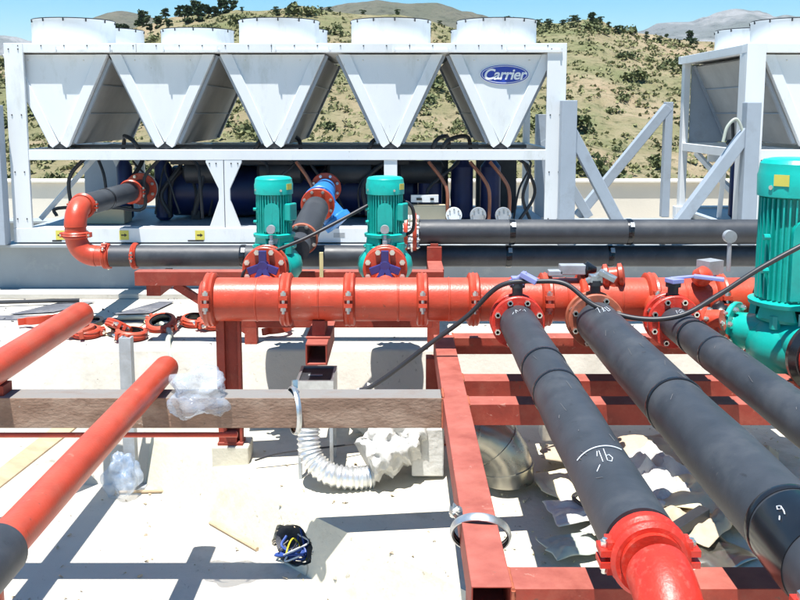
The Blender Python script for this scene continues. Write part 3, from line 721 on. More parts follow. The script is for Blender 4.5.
for x, y in ((.255,6.56),(4.28,6.5),(4.28,3.1),(.325,3.35)):
    b = MB(); b.box(x-.06, x+.06, y-.06, y+.06, -.64, zt-.151); part('leg', 'red_frame', b, fr, smooth=0, bevel=.005)
    b = MB(); zf_ = -.65+min(1,max(0,(x+y-4.95)/2.5))*.15; b.box(x-.11, x+.11, y-.11, y+.11, zf_-.01, zf_+.014); part('foot_plate', 'red_frame', b, fr, smooth=0)
o = MB().box(-1.38,-1.11,6.32,6.54,-1.0,-.5).build('concrete_pad', M['concrete2'], smooth=0, bevel=.01); tag(o, 'small pale concrete pad under the foot of the header stand', 'pad')
# header support
hs = thing('header_stand', 'red steel channel leg and rails holding the left end of the header pipe', 'pipe support', (-1.25,6.32,-.5))
b = MB(); b.box(-1.335,-1.16,6.42,6.44,-.48,.47); b.box(-1.335,-1.275,6.37,6.42,-.48,.47); b.box(-1.18,-1.16,6.37,6.42,-.48,.47); part('channel_leg', 'red_frame', b, hs, smooth=0, bevel=.003)
b = MB(); b.box(-1.34,-1.155,6.345,6.48,-.498,-.48); b.box(-1.29,-1.20,6.35,6.4,-.48,-.40); part('foot_plate', 'red_frame', b, hs, smooth=0)
b = MB(); b.box(-1.30,.25,6.72,6.84,.295,.44); part('rail', 'red_frame', b, hs, smooth=0, bevel=.005)
b = MB(); rtube(b, (-.575,6.02,.275), (-.575,6.715,.275), .15, .15, .012); part('tube_stub', 'red_frame', b, hs, smooth=0, bevel=.004)
b = MB(); b.box(-.66,-.49,6.16,6.7,.352,.362); b.box(-.62,-.53,6.2,6.45,.362,.47); part('saddle', 'red_frame', b, hs, smooth=0)
# rail behind the pumps carrying black pipes
rb = thing('pipe_rack', 'red steel rail behind the pumps propping up the long black pipes', 'pipe support', (-.9,7.4,0))
b = MB(); b.box(-2.2,.36,7.34,7.46,.50,.62); part('rail', 'red_frame', b, rb, smooth=0, bevel=.005)
b = MB(); b.box(.24,.37,7.88,8.02,.48,.745); b.box(.27,.34,7.9,8.0,.745,.772); part('post', 'red_frame', b, rb, smooth=0, bevel=.004)
b = MB(); b.mark().box(.24,.37,7.46,8.02,.50,.62); b.mark().box(-2.14,-2.02,7.46,8.02,.39,.505); part('cross_rail', 'red_frame', b, rb, smooth=0, bevel=.004)
b = MB(); b.bar((-1.88,7.40,.5), (-1.27,7.40,.10), .06, .06); part('strut', 'red_frame', b, rb, smooth=0)
b = MB(); b.box(-2.11,-2.05,7.93,8.0,.50,.535); part('pipe_shoe', 'dark', b, rb, smooth=0)
for x in (-1.25,.28):
    b = MB(); b.box(x-.05,x+.05,7.35,7.45,.0,.5); part('leg', 'red_frame', b, rb, smooth=0)

# ------------------------------------------------------------------ butterfly valves
def valve(c, axis, r, label, hmat, kind, flm='red_bright'):
    c = Vector(c); ax = Vector(axis).normalized()
    root = thing('butterfly_valve', label, 'valve', tuple(c-Vector((0,0,r))), 'butterfly valves on the header')
    for s in (-1, 1):
        b = MB(); bb = MB(); flange(b, bb, c+ax*s*.055, ax, r, .034, 8, .02, blen=.02)
        f_ = part('flange', flm, b, root); part('flange_bolt', 'bolt', bb, f_)
    b = MB(); b.lathe(c-ax*.035, ax, [(0,r*.72),(.07,r*.72)], 32); b.cyl(c, c+Vector((0,0,r+.07)), .035, seg=14); b.cyl(c+Vector((0,0,r+.05)), c+Vector((0,0,r+.085)), .05, seg=14)
    part('valve_body', 'dark', b, root)
    h = MB(); t = c+Vector((0,0,r+.095))
    if kind == 0:   # lever to the right
        h.obox(t+Vector((.0,-.02,.0)), (.09,.09,.03), Matrix.Rotation(.4,3,'Z')); h.bar(t+Vector((-.02,0,.01)), t+Vector((.14,-.05,.035)), .035, .016); h.bar(t+Vector((.12,-.045,.033)), t+Vector((.30,-.10,.02)), .06, .022)
    elif kind == 1: # short folded lever
        h.bar(t+Vector((-.06,.0,-.02)), t+Vector((.06,-.02,.05)), .06, .03); h.bar(t+Vector((.02,-.02,.05)), t+Vector((.12,-.06,.0)), .07, .035); h.obox(t, (.08,.08,.05), Matrix.Identity(3))
    part('lever', hmat, h, root, smooth=0, bevel=.004)
    return root
valve((PX[0],FY,PZ), (0,1,0), .178, 'red flanged valve with a small lilac lever on the left black pipe', 'lilac', 1)
valve((PX[1],FY+.04,PZ), (0,1,0), .185, 'red flanged valve with rusty orange flange on the middle black pipe', 'galv', 1, 'red_rust')
valve((PX[2],FY+.02,PZ), (0,1,0), .178, 'red flanged valve with a long lilac lever on the right black pipe', 'lilac', 0)
def starvalve(x, label):
    c = Vector((x,6.60,.78)); root = thing('butterfly_valve', label, 'valve', tuple(c-Vector((0,0,.16))), 'butterfly valves on the header')
    for y in (6.56, 6.67):
        b = MB(); bb = MB(); flange(b, bb, (x,y,.78), (0,1,0), .165, .035, 8, .021)
        f_ = part('flange', 'red', b, root); part('flange_bolt', 'bolt', bb, f_)
    b = MB(); b.cyl((x,6.58,.78), (x,6.65,.78), .12, seg=24); part('valve_body', 'dark', b, root)
    h = MB(); p = Vector((x,6.47,.815))
    for a in (90, 200, 340): h.bar(p, p+Vector((math.cos(R(a))*.115, -.005, math.sin(R(a))*.115)), .055, .03, (0,1,0))
    for a in (245,295): h.bar(p, p+Vector((math.cos(R(a))*.10, -.02, math.sin(R(a))*.10)), .04, .03, (0,1,0))
    h.cyl(p+Vector((0,-.02,0)), p+Vector((0,.05,0)), .04, seg=10)
    part('lever', 'navy_handle', h, root, smooth=0, bevel=.004)
starvalve(-1.0, 'red flanged valve with navy star lever in front of the left pump')
starvalve(-.11, 'red flanged valve with navy star lever in front of the second pump from the left')

# ------------------------------------------------------------------ inline pumps
def pump(loc, S, axes, label, zf, gauge=True, tall=1.0, rm=.138, nz=0):
    """S scales the casting; zf = (volute bottom, volute top, lantern top, motor top, cover top) above loc"""
    L = Vector(loc); root = thing('inline_pump', label, 'pump', loc, 'teal inline pumps')
    z0, z1, z2, z3, z4 = zf; rv = .215*S
    b = MB(); h = z1-z0
    b.lathe(L+Vector((0,0,z0)), (0,0,1), [(0,.05*S),(0,rv*.55),(.02*S,rv*.8),(h*.3,rv*.97),(h*.5,rv),(h*.72,rv*.94),(h*.92,rv*.74),(h,rv*.66)], 40)
    for ax, ln in axes:
        a = Vector((*ax,0)).normalized(); b.lathe(L+Vector((0,0,z0+h*.46+nz)), a, [(rv*.4,.15*S),(rv*.9,.105*S),(ln,.095*S)], 28)
    vol = part('volute', 'teal', b, root)
    for ax, ln in axes:
        f = MB(); fb = MB(); a = Vector((*ax,0)).normalized(); flange(f, fb, L+a*ln+Vector((0,0,z0+h*.46+nz)), a, .155*S, .03*S, 8, .017*S)
        ff = part('nozzle_flange', 'teal', f, vol); part('flange_bolt', 'bolt', fb, ff)
    b = MB(); r0 = rm*.98
    b.lathe(L+Vector((0,0,z1)), (0,0,1), [(0,rv*.78),(.018*S,rv*.80),(.03*S,rv*.6),(.032*S,rv*.3)], 36, cap=False)
    for k in range(4):
        a = k*PI/2+PI/4; u = Vector((math.cos(a), math.sin(a), 0)); w = Vector((-u.y,u.x,0))
        wb = rm*.62
        b.add([L+u*rr+w*ww+Vector((0,0,zz)) for zz, ww in ((z1+.02*S, wb*.9), (z2-.02*S, wb*.72)) for rr in (rm*.78, rm*.98) for ww in (-ww, ww)], [(0,1,3,2),(4,6,7,5),(0,4,5,1),(2,3,7,6),(0,2,6,4),(1,5,7,3)])
    b.lathe(L+Vector((0,0,z2-.03*S)), (0,0,1), [(0,rm*.9),(0,rm*1.16),(.022*S,rm*1.18),(.03*S,rm*1.02)], 36)
    lan = part('lantern', 'teal', b, root)
    b = MB(); b.cyl(L+Vector((0,0,z1+.01)), L+Vector((0,0,z2-.03*S)), rm*.42, seg=16); part('shaft_seal', 'dark', b, lan)
    b = MB(); b.cyl(L+Vector((0,0,z2)), L+Vector((0,0,z3)), rm*.86, seg=40)
    nf = 36
    for k in range(nf):
        a = 2*PI*k/nf; u = Vector((math.cos(a), math.sin(a), 0)); b.bar(L+u*rm*.84+Vector((0,0,(z2+z3)/2)), L+u*rm*1.0+Vector((0,0,(z2+z3)/2)), rm*.05, (z3-z2)*.97)
    for s in (-1, 1):
        for zz in (.3,.62):
            b.cyl(L+Vector((s*rm*.9,-rm*.5,z2+(z3-z2)*zz)), L+Vector((s*rm*1.08,-rm*.5,z2+(z3-z2)*zz)), rm*.09, seg=8)
    mo = part('motor', 'teal', b, root)
    # smooth cast pad on the front of the motor with an arched top
    b = MB(); pd = []
    w_ = rm*.42; zt_ = z2+(z3-z2)*.80
    for k in range(13): a = PI*k/12; pd.append((w_*math.cos(a), zt_-w_+w_*math.sin(a)))
    pd = [(w_, z2+.02)] + pd + [(-w_, z2+.02)]
    b.prism([(x+L.x, z+L.z) for x, z in pd], L.y-rm*.99, L.y-rm*.80); part('motor_pad', 'teal', b, mo, smooth=50)
    b = MB(); hc = z4-z3
    b.lathe(L+Vector((0,0,z3)), (0,0,1), [(-.0,rm*.95),(-.0,rm*1.07),(hc*.55,rm*1.08),(hc*.62,rm*1.05),(hc*.86,rm*1.02),(hc*.96,rm*.92),(hc,rm*.7),(hc,.01)], 44)
    cv = part('fan_cover', 'teal', b, root)
    b = MB()
    for k in range(4):
        a = k*PI/2+.5; u = Vector((math.cos(a),math.sin(a),0)); b.mark(); b.cyl(L+u*rm*1.03+Vector((0,0,z3+hc*.25)), L+u*rm*1.1+Vector((0,0,z3+hc*.25)), rm*.07, seg=8)
    part('cover_screw', 'bolt', b, cv)
    b = MB(); u = Vector((.82,-.35,0)) if S < 1.5 else Vector((.1,.99,0)); c = L+u*rm*1.12+Vector((0,0,z2+(z3-z2)*.55)); b.obox(c, (rm*.5,rm*.8,(z3-z2)*.45), Matrix.Rotation(math.atan2(u.y,u.x),3,'Z')); part('terminal_box', 'teal', b, mo, smooth=0, bevel=.01)
    if gauge:
        p = L+Vector((-.0,-rv*.82,z1)); b = MB(); b.cyl(p+Vector((0,0,-.03)), p+Vector((0,0,.12)), .012, seg=10); b.cyl(p+Vector((0,-.02,.05)), p+Vector((0,-.02,.08)), .018, seg=10)
        b.cyl(p+Vector((0,.012,.165)), p+Vector((0,-.03,.165)), .033, seg=20); part('pressure_gauge', 'galv_dull', b, root)
    b = MB(); b.mark().cyl(L+Vector((rv*.55,-rv*.5,z1-.03*S)), L+Vector((rv*.55,-rv*.5,z1+.05*S)), .035*S, seg=8); b.mark().cyl(L+Vector((-rv*.55,-rv*.5,z1-.03*S)), L+Vector((-rv*.55,-rv*.5,z1+.04*S)), .03*S, seg=8); part('vent_plug', 'teal', b, vol)
    return root
zs = (.035, .30, .42, .72, .855)
axes = [((0,-1), .215), ((0,1), .26)]
pump((-.975,6.93,.585), 1.0, axes, 'left teal pump of the pair, beside the blue strainer', zs)
pump((-.115,6.93,.585), 1.0, axes, 'teal pump between the blue strainer and the long black pipe', zs)
pump((2.58,5.85,.17), 1.22, [((-.72,.69), .36), ((.04,-1), .42)], 'large teal pump at the right edge, nearest the camera', (.05,.40,.54,1.22,1.465), False, rm=.222, nz=.06)
b = MB(); a = Vector((-.72,.69,0)).normalized(); p = Vector((2.58,5.85,.441)); b.lathe(p+a*.385, a, [(0,.12),(0,.185),(.03,.2),(.07,.2),(.1,.185),(.1,.12)], 36)
o = b.build('rubber_joint', M['tape']); tag(o, 'black rubber joint behind the left flange of the large pump', 'pipe joint')
rj = thing('rubber_joint', 'black rubber joint with red flange in front of the large pump', 'pipe joint', (2.63,5.4,.15))
b = MB(); a = Vector((.04,-1,0)).normalized(); b.lathe(p+a*.44, a, [(0,.15),(0,.2),(.025,.235),(.06,.235),(.09,.2),(.09,.1)], 40); part('bellows', 'tape', b, rj)
b = MB(); bb = MB(); flange(b, bb, p+a*.545, a, .185, .03, 8, .018); f_ = part('flange', 'red_bright', b, rj); part('flange_bolt', 'bolt', bb, f_)

# ------------------------------------------------------------------ insulated pipes
def band(b, c, axis, r, w):
    b.lathe(Vector(c)-Vector(axis)*w/2, axis, [(0,r*.97),(0,r+.003),(w*.2,r+.006),(w*.8,r+.006),(w,r+.003),(w,r*.97)], 48, cap=False)
def chalk(parent, X, Z, r, strokes, name='chalk_mark', wd=.0016):
    b = MB()
    for st in strokes:
        b.tube([(X+(r+.002)*math.sin(a), y, Z+(r+.002)*math.cos(a)) for a, y in st], wd, 6)
    return part(name, 'scuff' if name == 'scuff_mark' else 'chalk', b, parent)
def ipipe(x, r, y0, y1, label, bands, m='rubber'):
    root = thing('insulated_pipe', label, 'pipe', (x,(y0+y1)/2,PZ-r), 'insulated pipes on the red frame')
    ys = [y1] + [q for q in bands] + [y0]
    b = MB(); L_ = y1-y0; prof = []
    n_ = 60
    for k in range(n_+1):
        t = k/n_; yy = y0+L_*t; q = r + .004*noise.noise(Vector((x*9, yy*2.2, 0)))
        for bd in bands:
            if abs(yy-bd) < .03: q -= .004
        prof.append((L_*t, q))
    b.lathe((x,y0,PZ), (0,1,0), prof, 56); ins = part('insulation', m, b, root)
    for q in bands:
        b = MB(); band(b, (x,q,PZ), (0,1,0), r-.002, .028); part('tape_band', 'tape', b, root)
    return root
p1 = ipipe(PX[0], .122, 2.74, 5.80, 'left black insulated pipe ending in a bright red elbow', [4.72,4.30])
p2 = ipipe(PX[1], .141, 2.30, 5.80, 'middle and widest black insulated pipe running to the lower right corner', [4.10])
p3 = ipipe(PX[2], .106, 2.30, 5.80, 'right black insulated pipe passing in front of the large pump', [5.42,5.02])
b = MB(); band(b, (PX[1],2.86,PZ), (0,1,0), .141, .035); part('tape_band', 'tape', b, p2)
b = MB(); band(b, (PX[1],2.70,PZ), (0,1,0), .143, .25); part('tape_band', 'tape', b, p2)
# elbow of the left pipe
b = MB(); b.cyl((PX[0],2.60,PZ), (PX[0],2.80,PZ), .098, seg=40)
b.tube(arc((PX[0],2.55,PZ-.2), .2, (0,0,1), (0,-1,0), 0, PI/2, 18), .098, 40); b.cyl((PX[0],2.35,PZ-.2),(PX[0],2.35,PZ-.6),.098,seg=40)
el = part('elbow', 'red_bright', b, p1)
b = MB(); bb = MB(); coupling(b, bb, (PX[0],2.67,PZ), (0,1,0), .1, .10, (1,0,.0), .72); cp = part('coupling', 'red_bright', b, p1); part('coupling_bolt', 'bolt', bb, cp)
b = MB(); bb = MB(); coupling(b, bb, (PX[0],2.35,PZ-.42), (0,0,1), .1, .10, (1,0,0), 1.0); cp = part('coupling', 'red_bright', b, p1); part('coupling_bolt', 'bolt', bb, cp)
b = MB(); bb = MB(); coupling(b, bb, (PX[1],2.33,PZ), (0,1,0), .135, .10, (1,0,0), 1.0); cp = part('coupling', 'red_bright', b, p2); part('coupling_bolt', 'bolt', bb, cp)
# chalk writing: (angle from the top, distance)
def glyph(a0, y0, sa, sy, pts): return [(a0+sa*px_, y0+sy*py_) for px_, py_ in pts]
one = [(0,0),(.35,1)]; bee = [(.7,1.1),(.45,0),(.8,-.1),(1.05,.2),(.9,.5),(.6,.45)]
ch_ = []
ch_.append(glyph(-.40, 3.13, .28, .10, [(0,.6),(.25,1)])); ch_.append(glyph(-.33, 3.13, .28, .10, [(0,0),(.2,1)])); ch_.append(glyph(-.33, 3.13, .30, .10, bee)); ch_.append(glyph(-.62,3.08,.28,.10,[(0,0),(.6,.35)]))
chalk(p1, PX[0], PZ, .1245, ch_)
chalk(p1, PX[0], PZ, .124, [[(-1.0+.06*k, 3.27) for k in range(26)]], 'chalk_line', .0022)
chalk(p1, PX[0], PZ, .1245, [glyph(-.55,5.56,.22,.10,q) for q in ([(0,.2),(.5,.5)],[(.9,.1),(1.1,.9),(1.5,.4)],[(1.8,.5),(2.3,.8)],[(2.6,.4),(3.1,.9),(3.2,.3)])])
chalk(p2, PX[1], PZ, .1445, [glyph(-.42,5.50,.22,.13,q) for q in ([(0,.8),(.6,1),(.2,0)],[(1.1,.5),(1.5,1),(1.3,.5),(.9,0),(1.4,.1),(1.1,.5)],[(1.9,0),(1.8,.8),(2.3,1),(2.5,.3),(1.9,0)])])
chalk(p2, PX[1], PZ, .1515, [glyph(-.70,2.71,.11,.036,[(1.0,.9),(.5,1.1),(.2,.7),(.7,.4),(1.1,.8),(.9,0),(.6,-.5)]), glyph(-.80,2.685,.12,.03,[(0,0),(.5,.5)])], wd=.002)
chalk(p3, PX[2], PZ, .1085, [glyph(-.40,5.62,.22,.09,q) for q in ([(0,.1),(.5,.9),(.8,.2)],[(1.0,.6),(1.5,.9),(2.2,.7)],[(.6,0),(1.3,.3),(2.0,.3)])])
random.seed(31)
for (pp, x, r) in ((p1,PX[0],.1245),(p2,PX[1],.1435),(p3,PX[2],.1085)):
    st = []
    for k in range(12):
        a = random.uniform(-.9,.9); y = random.uniform(3,5.2); st.append([(a,y),(a+random.uniform(-.2,.2),y+random.uniform(-.12,.12))])
    chalk(pp, x, PZ, r-.0015, st, 'scuff_mark', .0011)

# long black pipes behind
def xpipe(x0, x1, y, z, r, label, bands, extra=None):
    root = thing('insulated_pipe', label, 'pipe', ((x0+x1)/2,y,z-r), 'black pipes behind the pumps')
    b = MB(); n_ = 40; b.lathe((x0,y,z), (1,0,0), [((x1-x0)*k/n_, r+.003*noise.noise(Vector((k*.7,y*3,z)))) for k in range(n_+1)], 48); part('insulation', 'rubber', b, root)
    for q in bands:
        b = MB(); band(b, (q,y,z), (1,0,0), r, .05); part('tape_band', 'tape', b, root)
        b = MB(); b.obox((q+.01,y-r*.80,z+r*.64), (.035,.02,.045), Matrix.Rotation(-.6,3,'X')); part('band_clip', 'galv_dull', b, root, smooth=0)
    return root
up = xpipe(.17, 3.7, 8.0, .865, .112, 'upper long black pipe with red flange at its left end', [1.0,2.05])
b = MB(); bb = MB(); flange(b, bb, (.13,8.0,.865), (1,0,0), .17, .035, 8, .018); f_ = part('flange', 'red', b, up); part('flange_bolt', 'bolt', bb, f_)
b = MB(); bb = MB(); flange(b, bb, (.05,8.0,.865), (1,0,0), .17, .035, 8, .018); f_ = part('flange', 'red', b, up); part('flange_bolt', 'bolt', bb, f_)
lp = xpipe(-2.62, 3.7, 8.06, .636, .098, 'lower long black pipe with red elbow turning up at its left end', [.98,1.90,-1.42])
# left elbow: up and back to the chiller
b = MB(); EX = -2.93
b.cyl((-2.62,8.06,.636), (-2.75,8.06,.636), .092, seg=32); b.tube(arc((-2.75,8.06,.636+.18), .18, (0,0,-1), (-1,0,0), 0, PI/2, 14), .095, 32)
b.cyl((EX,8.06,.81), (EX,8.06,.90), .093, seg=32); b.tube(arc((EX,8.06+.17,.90), .17, (0,-1,0), (0,0,1), 0, PI/2, 14), .098, 32)
part('elbow', 'red', b, lp)
for a_ in (((EX,8.06,.83), (0,0,1), .094, .06, (1,0,0), .6), ((-2.66,8.06,.636), (1,0,0), .094, .06, (0,-.6,.8), .6), ((-2.40,8.06,.636), (1,0,0), .099, .05, (0,-1,.1), .6), ((EX,8.27,1.07), (0,1,0), .095, .06, (1,0,0), .6)):
    b = MB(); bb = MB(); coupling(b, bb, *a_); c_ = part('coupling', 'red', b, lp); part('coupling_bolt', 'bolt', bb, c_)
bp = thing('insulated_pipe', 'short black pipe running back from the left red elbow into the chiller', 'pipe', (EX,9.2,.96), 'black pipes behind the pumps')
b = MB(); b.cyl((EX,8.28,1.07), (EX,10.5,1.07), .105, seg=36); part('insulation', 'rubber', b, bp)
b = MB(); bb = MB(); coupling(b, bb, (EX,9.75,1.07), (0,1,0), .105, .07, (1,0,0), .7); c_ = part('coupling', 'red', b, bp); part('coupling_bolt', 'bolt', bb, c_)
b = MB(); bb = MB(); flange(b, bb, (EX,10.15,1.07), (0,1,0), .18, .035, 8, .018); f_ = part('flange', 'red', b, bp); part('flange_bolt', 'bolt', bb, f_)
b = MB(); bb = MB(); flange(b, bb, (EX,10.21,1.07), (0,1,0), .175, .035, 8, .018); f_ = part('flange', 'white', b, bp); part('flange_bolt', 'bolt', bb, f_)
b = MB(); band(b, (EX,8.9,1.07), (0,1,0), .105, .04); part('tape_band', 'tape', b, bp)
# strainer pipe behind the pumps
stn = thing('strainer', 'blue Y strainer with red flanges and ribbed black connector behind the pumps', 'strainer', (-.80,8.4,.8))
SX = -.82
def sp(t): return Vector((SX, 7.25+2.9*t, .86+.26*t))
dr_ = (sp(1)-sp(0)).normalized()
b = MB(); n_ = 44; prof = [(1.35*k/n_, .115+.008*(k % 2)) for k in range(n_+1)]; b.lathe(sp(.06), dr_, prof, 28); part('ribbed_connector', 'rubber', b, stn)
for t in (.07,.58,.92):
    b = MB(); bb = MB(); flange(b, bb, sp(t), dr_, .135 if t < .1 else .17, .035, 8, .017); f_ = part('flange', 'red_rust' if t < .1 else 'red', b, stn); part('flange_bolt', 'bolt', bb, f_)
b = MB(); b.lathe(sp(.59), dr_, [(0,.12),(.1,.125),(.3,.14),(.6,.13),(.93,.11)], 28); b.lathe(sp(.66)+Vector((.02,0,-.02)), (.62,-.15,-.72), [(0,.12),(.2,.125),(.22,.155),(.28,.155),(.29,.07)], 24); part('body', 'blue', b, stn)
b = MB(); bb = MB(); flange(b, bb, sp(.64)+dr_*.0, dr_, .165, .03, 8, .015); f_ = part('blue_flange', 'blue', b, stn); part('flange_bolt', 'bolt', bb, f_)
# flange and stub behind left pump linking to strainer
b = MB(); b.cyl((-.81,7.10,.84), (-.82,7.30,.87), .09, seg=24); part('stub', 'rubber', b, stn)
b = MB(); b.box(-.665,-.635,7.33,7.36,.47,.78); o = b.build('strap', M['rope'], smooth=0); tag(o, 'short cream strap hanging over the red rail between the pumps', 'strap')

# ------------------------------------------------------------------ red pipes at lower left and brown beam
b = MB(); rtube(b, (-4.6,5.19,.175), (.245,5.19,.175), .17, .185, .01); bmx = b.build('steel_beam', M['brown'], smooth=0, bevel=.006)
tag(bmx, 'rusty brown horizontal steel beam across the left foreground', 'steel beam')
pa = thing('red_pipe', 'lower red pipe resting on the rusty brown beam, black sleeve on its near end', 'pipe', (-1.46,4.4,.27), 'red pipes at the left')
b = MB(); AZ = .347; AX = -1.46
b.lathe((AX,2.0,AZ), (0,1,0), [(0,.078),(3.45,.078),(3.47,.074),(3.47,.066),(3.2,.066)], 40, cap=False); part('pipe_body', 'red', b, pa)
b = MB(); b.cyl((AX,2.0,AZ), (AX,3.10,AZ), .105, seg=40); part('sleeve', 'rubber', b, pa)
b = MB(); b.cyl((AX-.015,3.02,AZ-.05), (AX-.015,3.02,-.98), .055, seg=20); part('leg', 'red', b, pa)
pb = thing('red_pipe', 'upper red pipe with open far end, leftmost above the white roof', 'pipe', (-2.40,5.4,.32), 'red pipes at the left')
b = MB(); b.lathe((-2.40,2.0,.42), (0,1,0), [(0,.095),(4.62,.095),(4.65,.09),(4.65,.08),(4.2,.08)], 40, cap=False); part('pipe_body', 'red', b, pb)
b = MB(); b.box(-2.46,-2.34,5.14,5.26,.268,.326); part('shoe', 'red_frame', b, pb, smooth=0)
o = MB().cyl((-4.2,5.33,-.045), (-1.0,5.33,-.04), .016, seg=10).build('steel_rod', M['red']); tag(o, 'thin red rod just behind the bottom edge of the rusty beam', 'rod')
gp = thing('support_post', 'galvanised square post standing behind the rusty beam', 'post', (-2.10,6.72,-1.0))
b = MB(); b.box(-2.145,-2.055,6.69,6.72,-.99,.22); b.box(-2.145,-2.13,6.72,6.77,-.99,.22); b.box(-2.07,-2.055,6.72,6.77,-.99,.22); part('channel', 'galv_dull', b, gp, smooth=0)
b = MB(); b.box(-2.2,-2.0,6.62,6.82,-1.0,-.99); part('foot_plate', 'galv_dull', b, gp, smooth=0)

# ring clamps
def ringclamp(c, axis, r, w, label, lug, grp='steel ring clamps'):
    root = thing('ring_clamp', label, 'clamp', tuple(Vector(c)-Vector((0,0,r))), grp)
    ax = Vector(axis).normalized(); b = MB(); b.lathe(Vector(c)-ax*w/2, ax, [(0,r),(0,r+.006),(w*.5,r+.011),(w,r+.006),(w,r),(w*.5,r-.004)], 48, cap=False); part('ring', 'galv', b, root)
    b = MB(); b.lathe(Vector(c)-ax*w*.4, ax, [(0,r-.006),(0,r-.001),(w*.8,r-.001),(w*.8,r-.006)], 48, cap=False); part('rubber_lining', 'tape', b, root)
    lg = Vector(lug).normalized(); t = ax.cross(lg); b = MB(); p = Vector(c)+lg*(r+.018)
    for s in (-1,1): b.obox(p+t*s*.014, (w*1.05,.05,.006), Matrix((ax,lg,t)).transposed())
    b.cyl(p-t*.035, p+t*.035, .007, seg=8)
    for s in (-1,1): b.cyl(p+t*s*.018, p+t*s*.032, .014, seg=6)
    part('lug', 'bolt', b, root)
ringclamp((.335,3.55,.19), (.15,1,.62), .118, .035, 'large steel ring clamp hung around the near red beam', (-.7,.1,.6))
ringclamp((-.63,5.17,.17), (1,.35,0), .135, .03, 'steel ring clamp hung around the rusty brown beam', (0,.3,1))

# ------------------------------------------------------------------ cables
def cable(pts, r, label):
    o = MB().tube(spline(pts, 14), r, 12).build('cable', M['cable']); tag(o, label, 'cable')
cable([(-.62,6.0,-.1),(-.22,6.05,.03),(.18,6.0,.34),(.45,5.95,.56),(.66,5.85,.79),(.9,5.8,.83),(1.08,5.75,.82),(1.25,5.65,.70),(1.5,5.55,.64),(1.75,5.5,.67),(1.98,5.5,.80),(2.25,5.5,.98),(2.6,5.5,1.17),(2.95,5.5,1.3)], .0165, 'thick black cable sagging across the valves to the large pump')
cable([(-.25,6.86,1.22),(-.45,6.75,1.12),(-.7,6.65,1.0),(-.95,6.6,.90),(-1.08,6.58,.84),(-1.16,6.55,.74),(-1.17,6.6,.60)], .013, 'black cable running from the second pump down to the left pump')
cable([(-.02,7.0,1.15),(.03,6.95,1.24),(.10,6.95,1.18),(.10,6.98,1.02),(.02,7.02,.96)], .014, 'short looped black cable on the side of the second pump')

# ------------------------------------------------------------------ loose couplings lying on the roof
def loose(x, y, r, tilt, rz, label, m='red'):
    b = MB(); bb = MB(); coupling(b, bb, (0,0,0), (0,0,1), r, .075, (1,0,0), .9)
    g = MB(); g.lathe((0,0,-.03), (0,0,1), [(0,r-.02),(0,r+.002),(.06,r+.002),(.06,r-.02)], 32, cap=False)
    root = thing('pipe_coupling', label, 'pipe coupling', (0,0,0), 'loose couplings on the roof')
    part('housing', m, b, root); part('gasket', 'tape', g, root); part('coupling_bolt', 'bolt', bb, root)
    root.location = (x, y, .045+.5*r*abs(math.sin(tilt))); root.rotation_euler = (tilt, tilt*.5, rz)
loose(-2.72,7.60,.095,.12,.5,'loose red coupling, leftmost ring of the cluster on the white roof')
loose(-2.44,7.66,.10,.55,2.0,'loose red coupling leaning on its neighbours in the middle of the cluster')
loose(-2.30,7.52,.10,.1,1.2,'loose red coupling at the front right of the cluster on the roof')
loose(-2.13,7.85,.10,.35,-.6,'tilted red coupling between the cluster and the header stand')
loose(-1.86,8.02,.10,.1,.2,'loose red coupling lying just left of the header end')
loose(-1.70,7.90,.09,.15,1.0,'red coupling half hidden behind the header end')
def halfc(x, y, rz, label):
    b = MB(); b.arcring((0,0,.1), (0,1,0), .085, .125, .075, PI*.0, PI, 16)
    for s in (-1,1): b.box(s*.14-.035, s*.14+.035, -.03, .03, .09, .125)
    o = b.build('coupling_half', M['red'], loc=(0,0,0)); o.location = (x,y,.0); o.rotation_euler = (PI/2*.9, 0, rz); o.location.z = .04
    tag(o, label, 'pipe coupling', 'loose coupling halves on the roof')
halfc(-3.35,8.1,.6,'single red coupling half left of the upper red pipe')
halfc(-2.85,7.55,1.9,'single red coupling half beside the end of the upper red pipe')
halfc(-2.93,7.75,.3,'red coupling half nearest the black rubber gasket')
halfc(-1.15,7.75,.9,'single red coupling half on the roof behind the header stand')
o = MB().lathe((0,0,0),(0,0,1),[(0,.085),(0,.12),(.035,.12),(.035,.085)],32,cap=False).build('rubber_gasket', M['tape'], loc=(0,0,0)); o.location = (-2.82,8.02,.02); o.rotation_euler=(.1,0,0); tag(o,'black rubber gasket ring on the cream sheet','gasket')

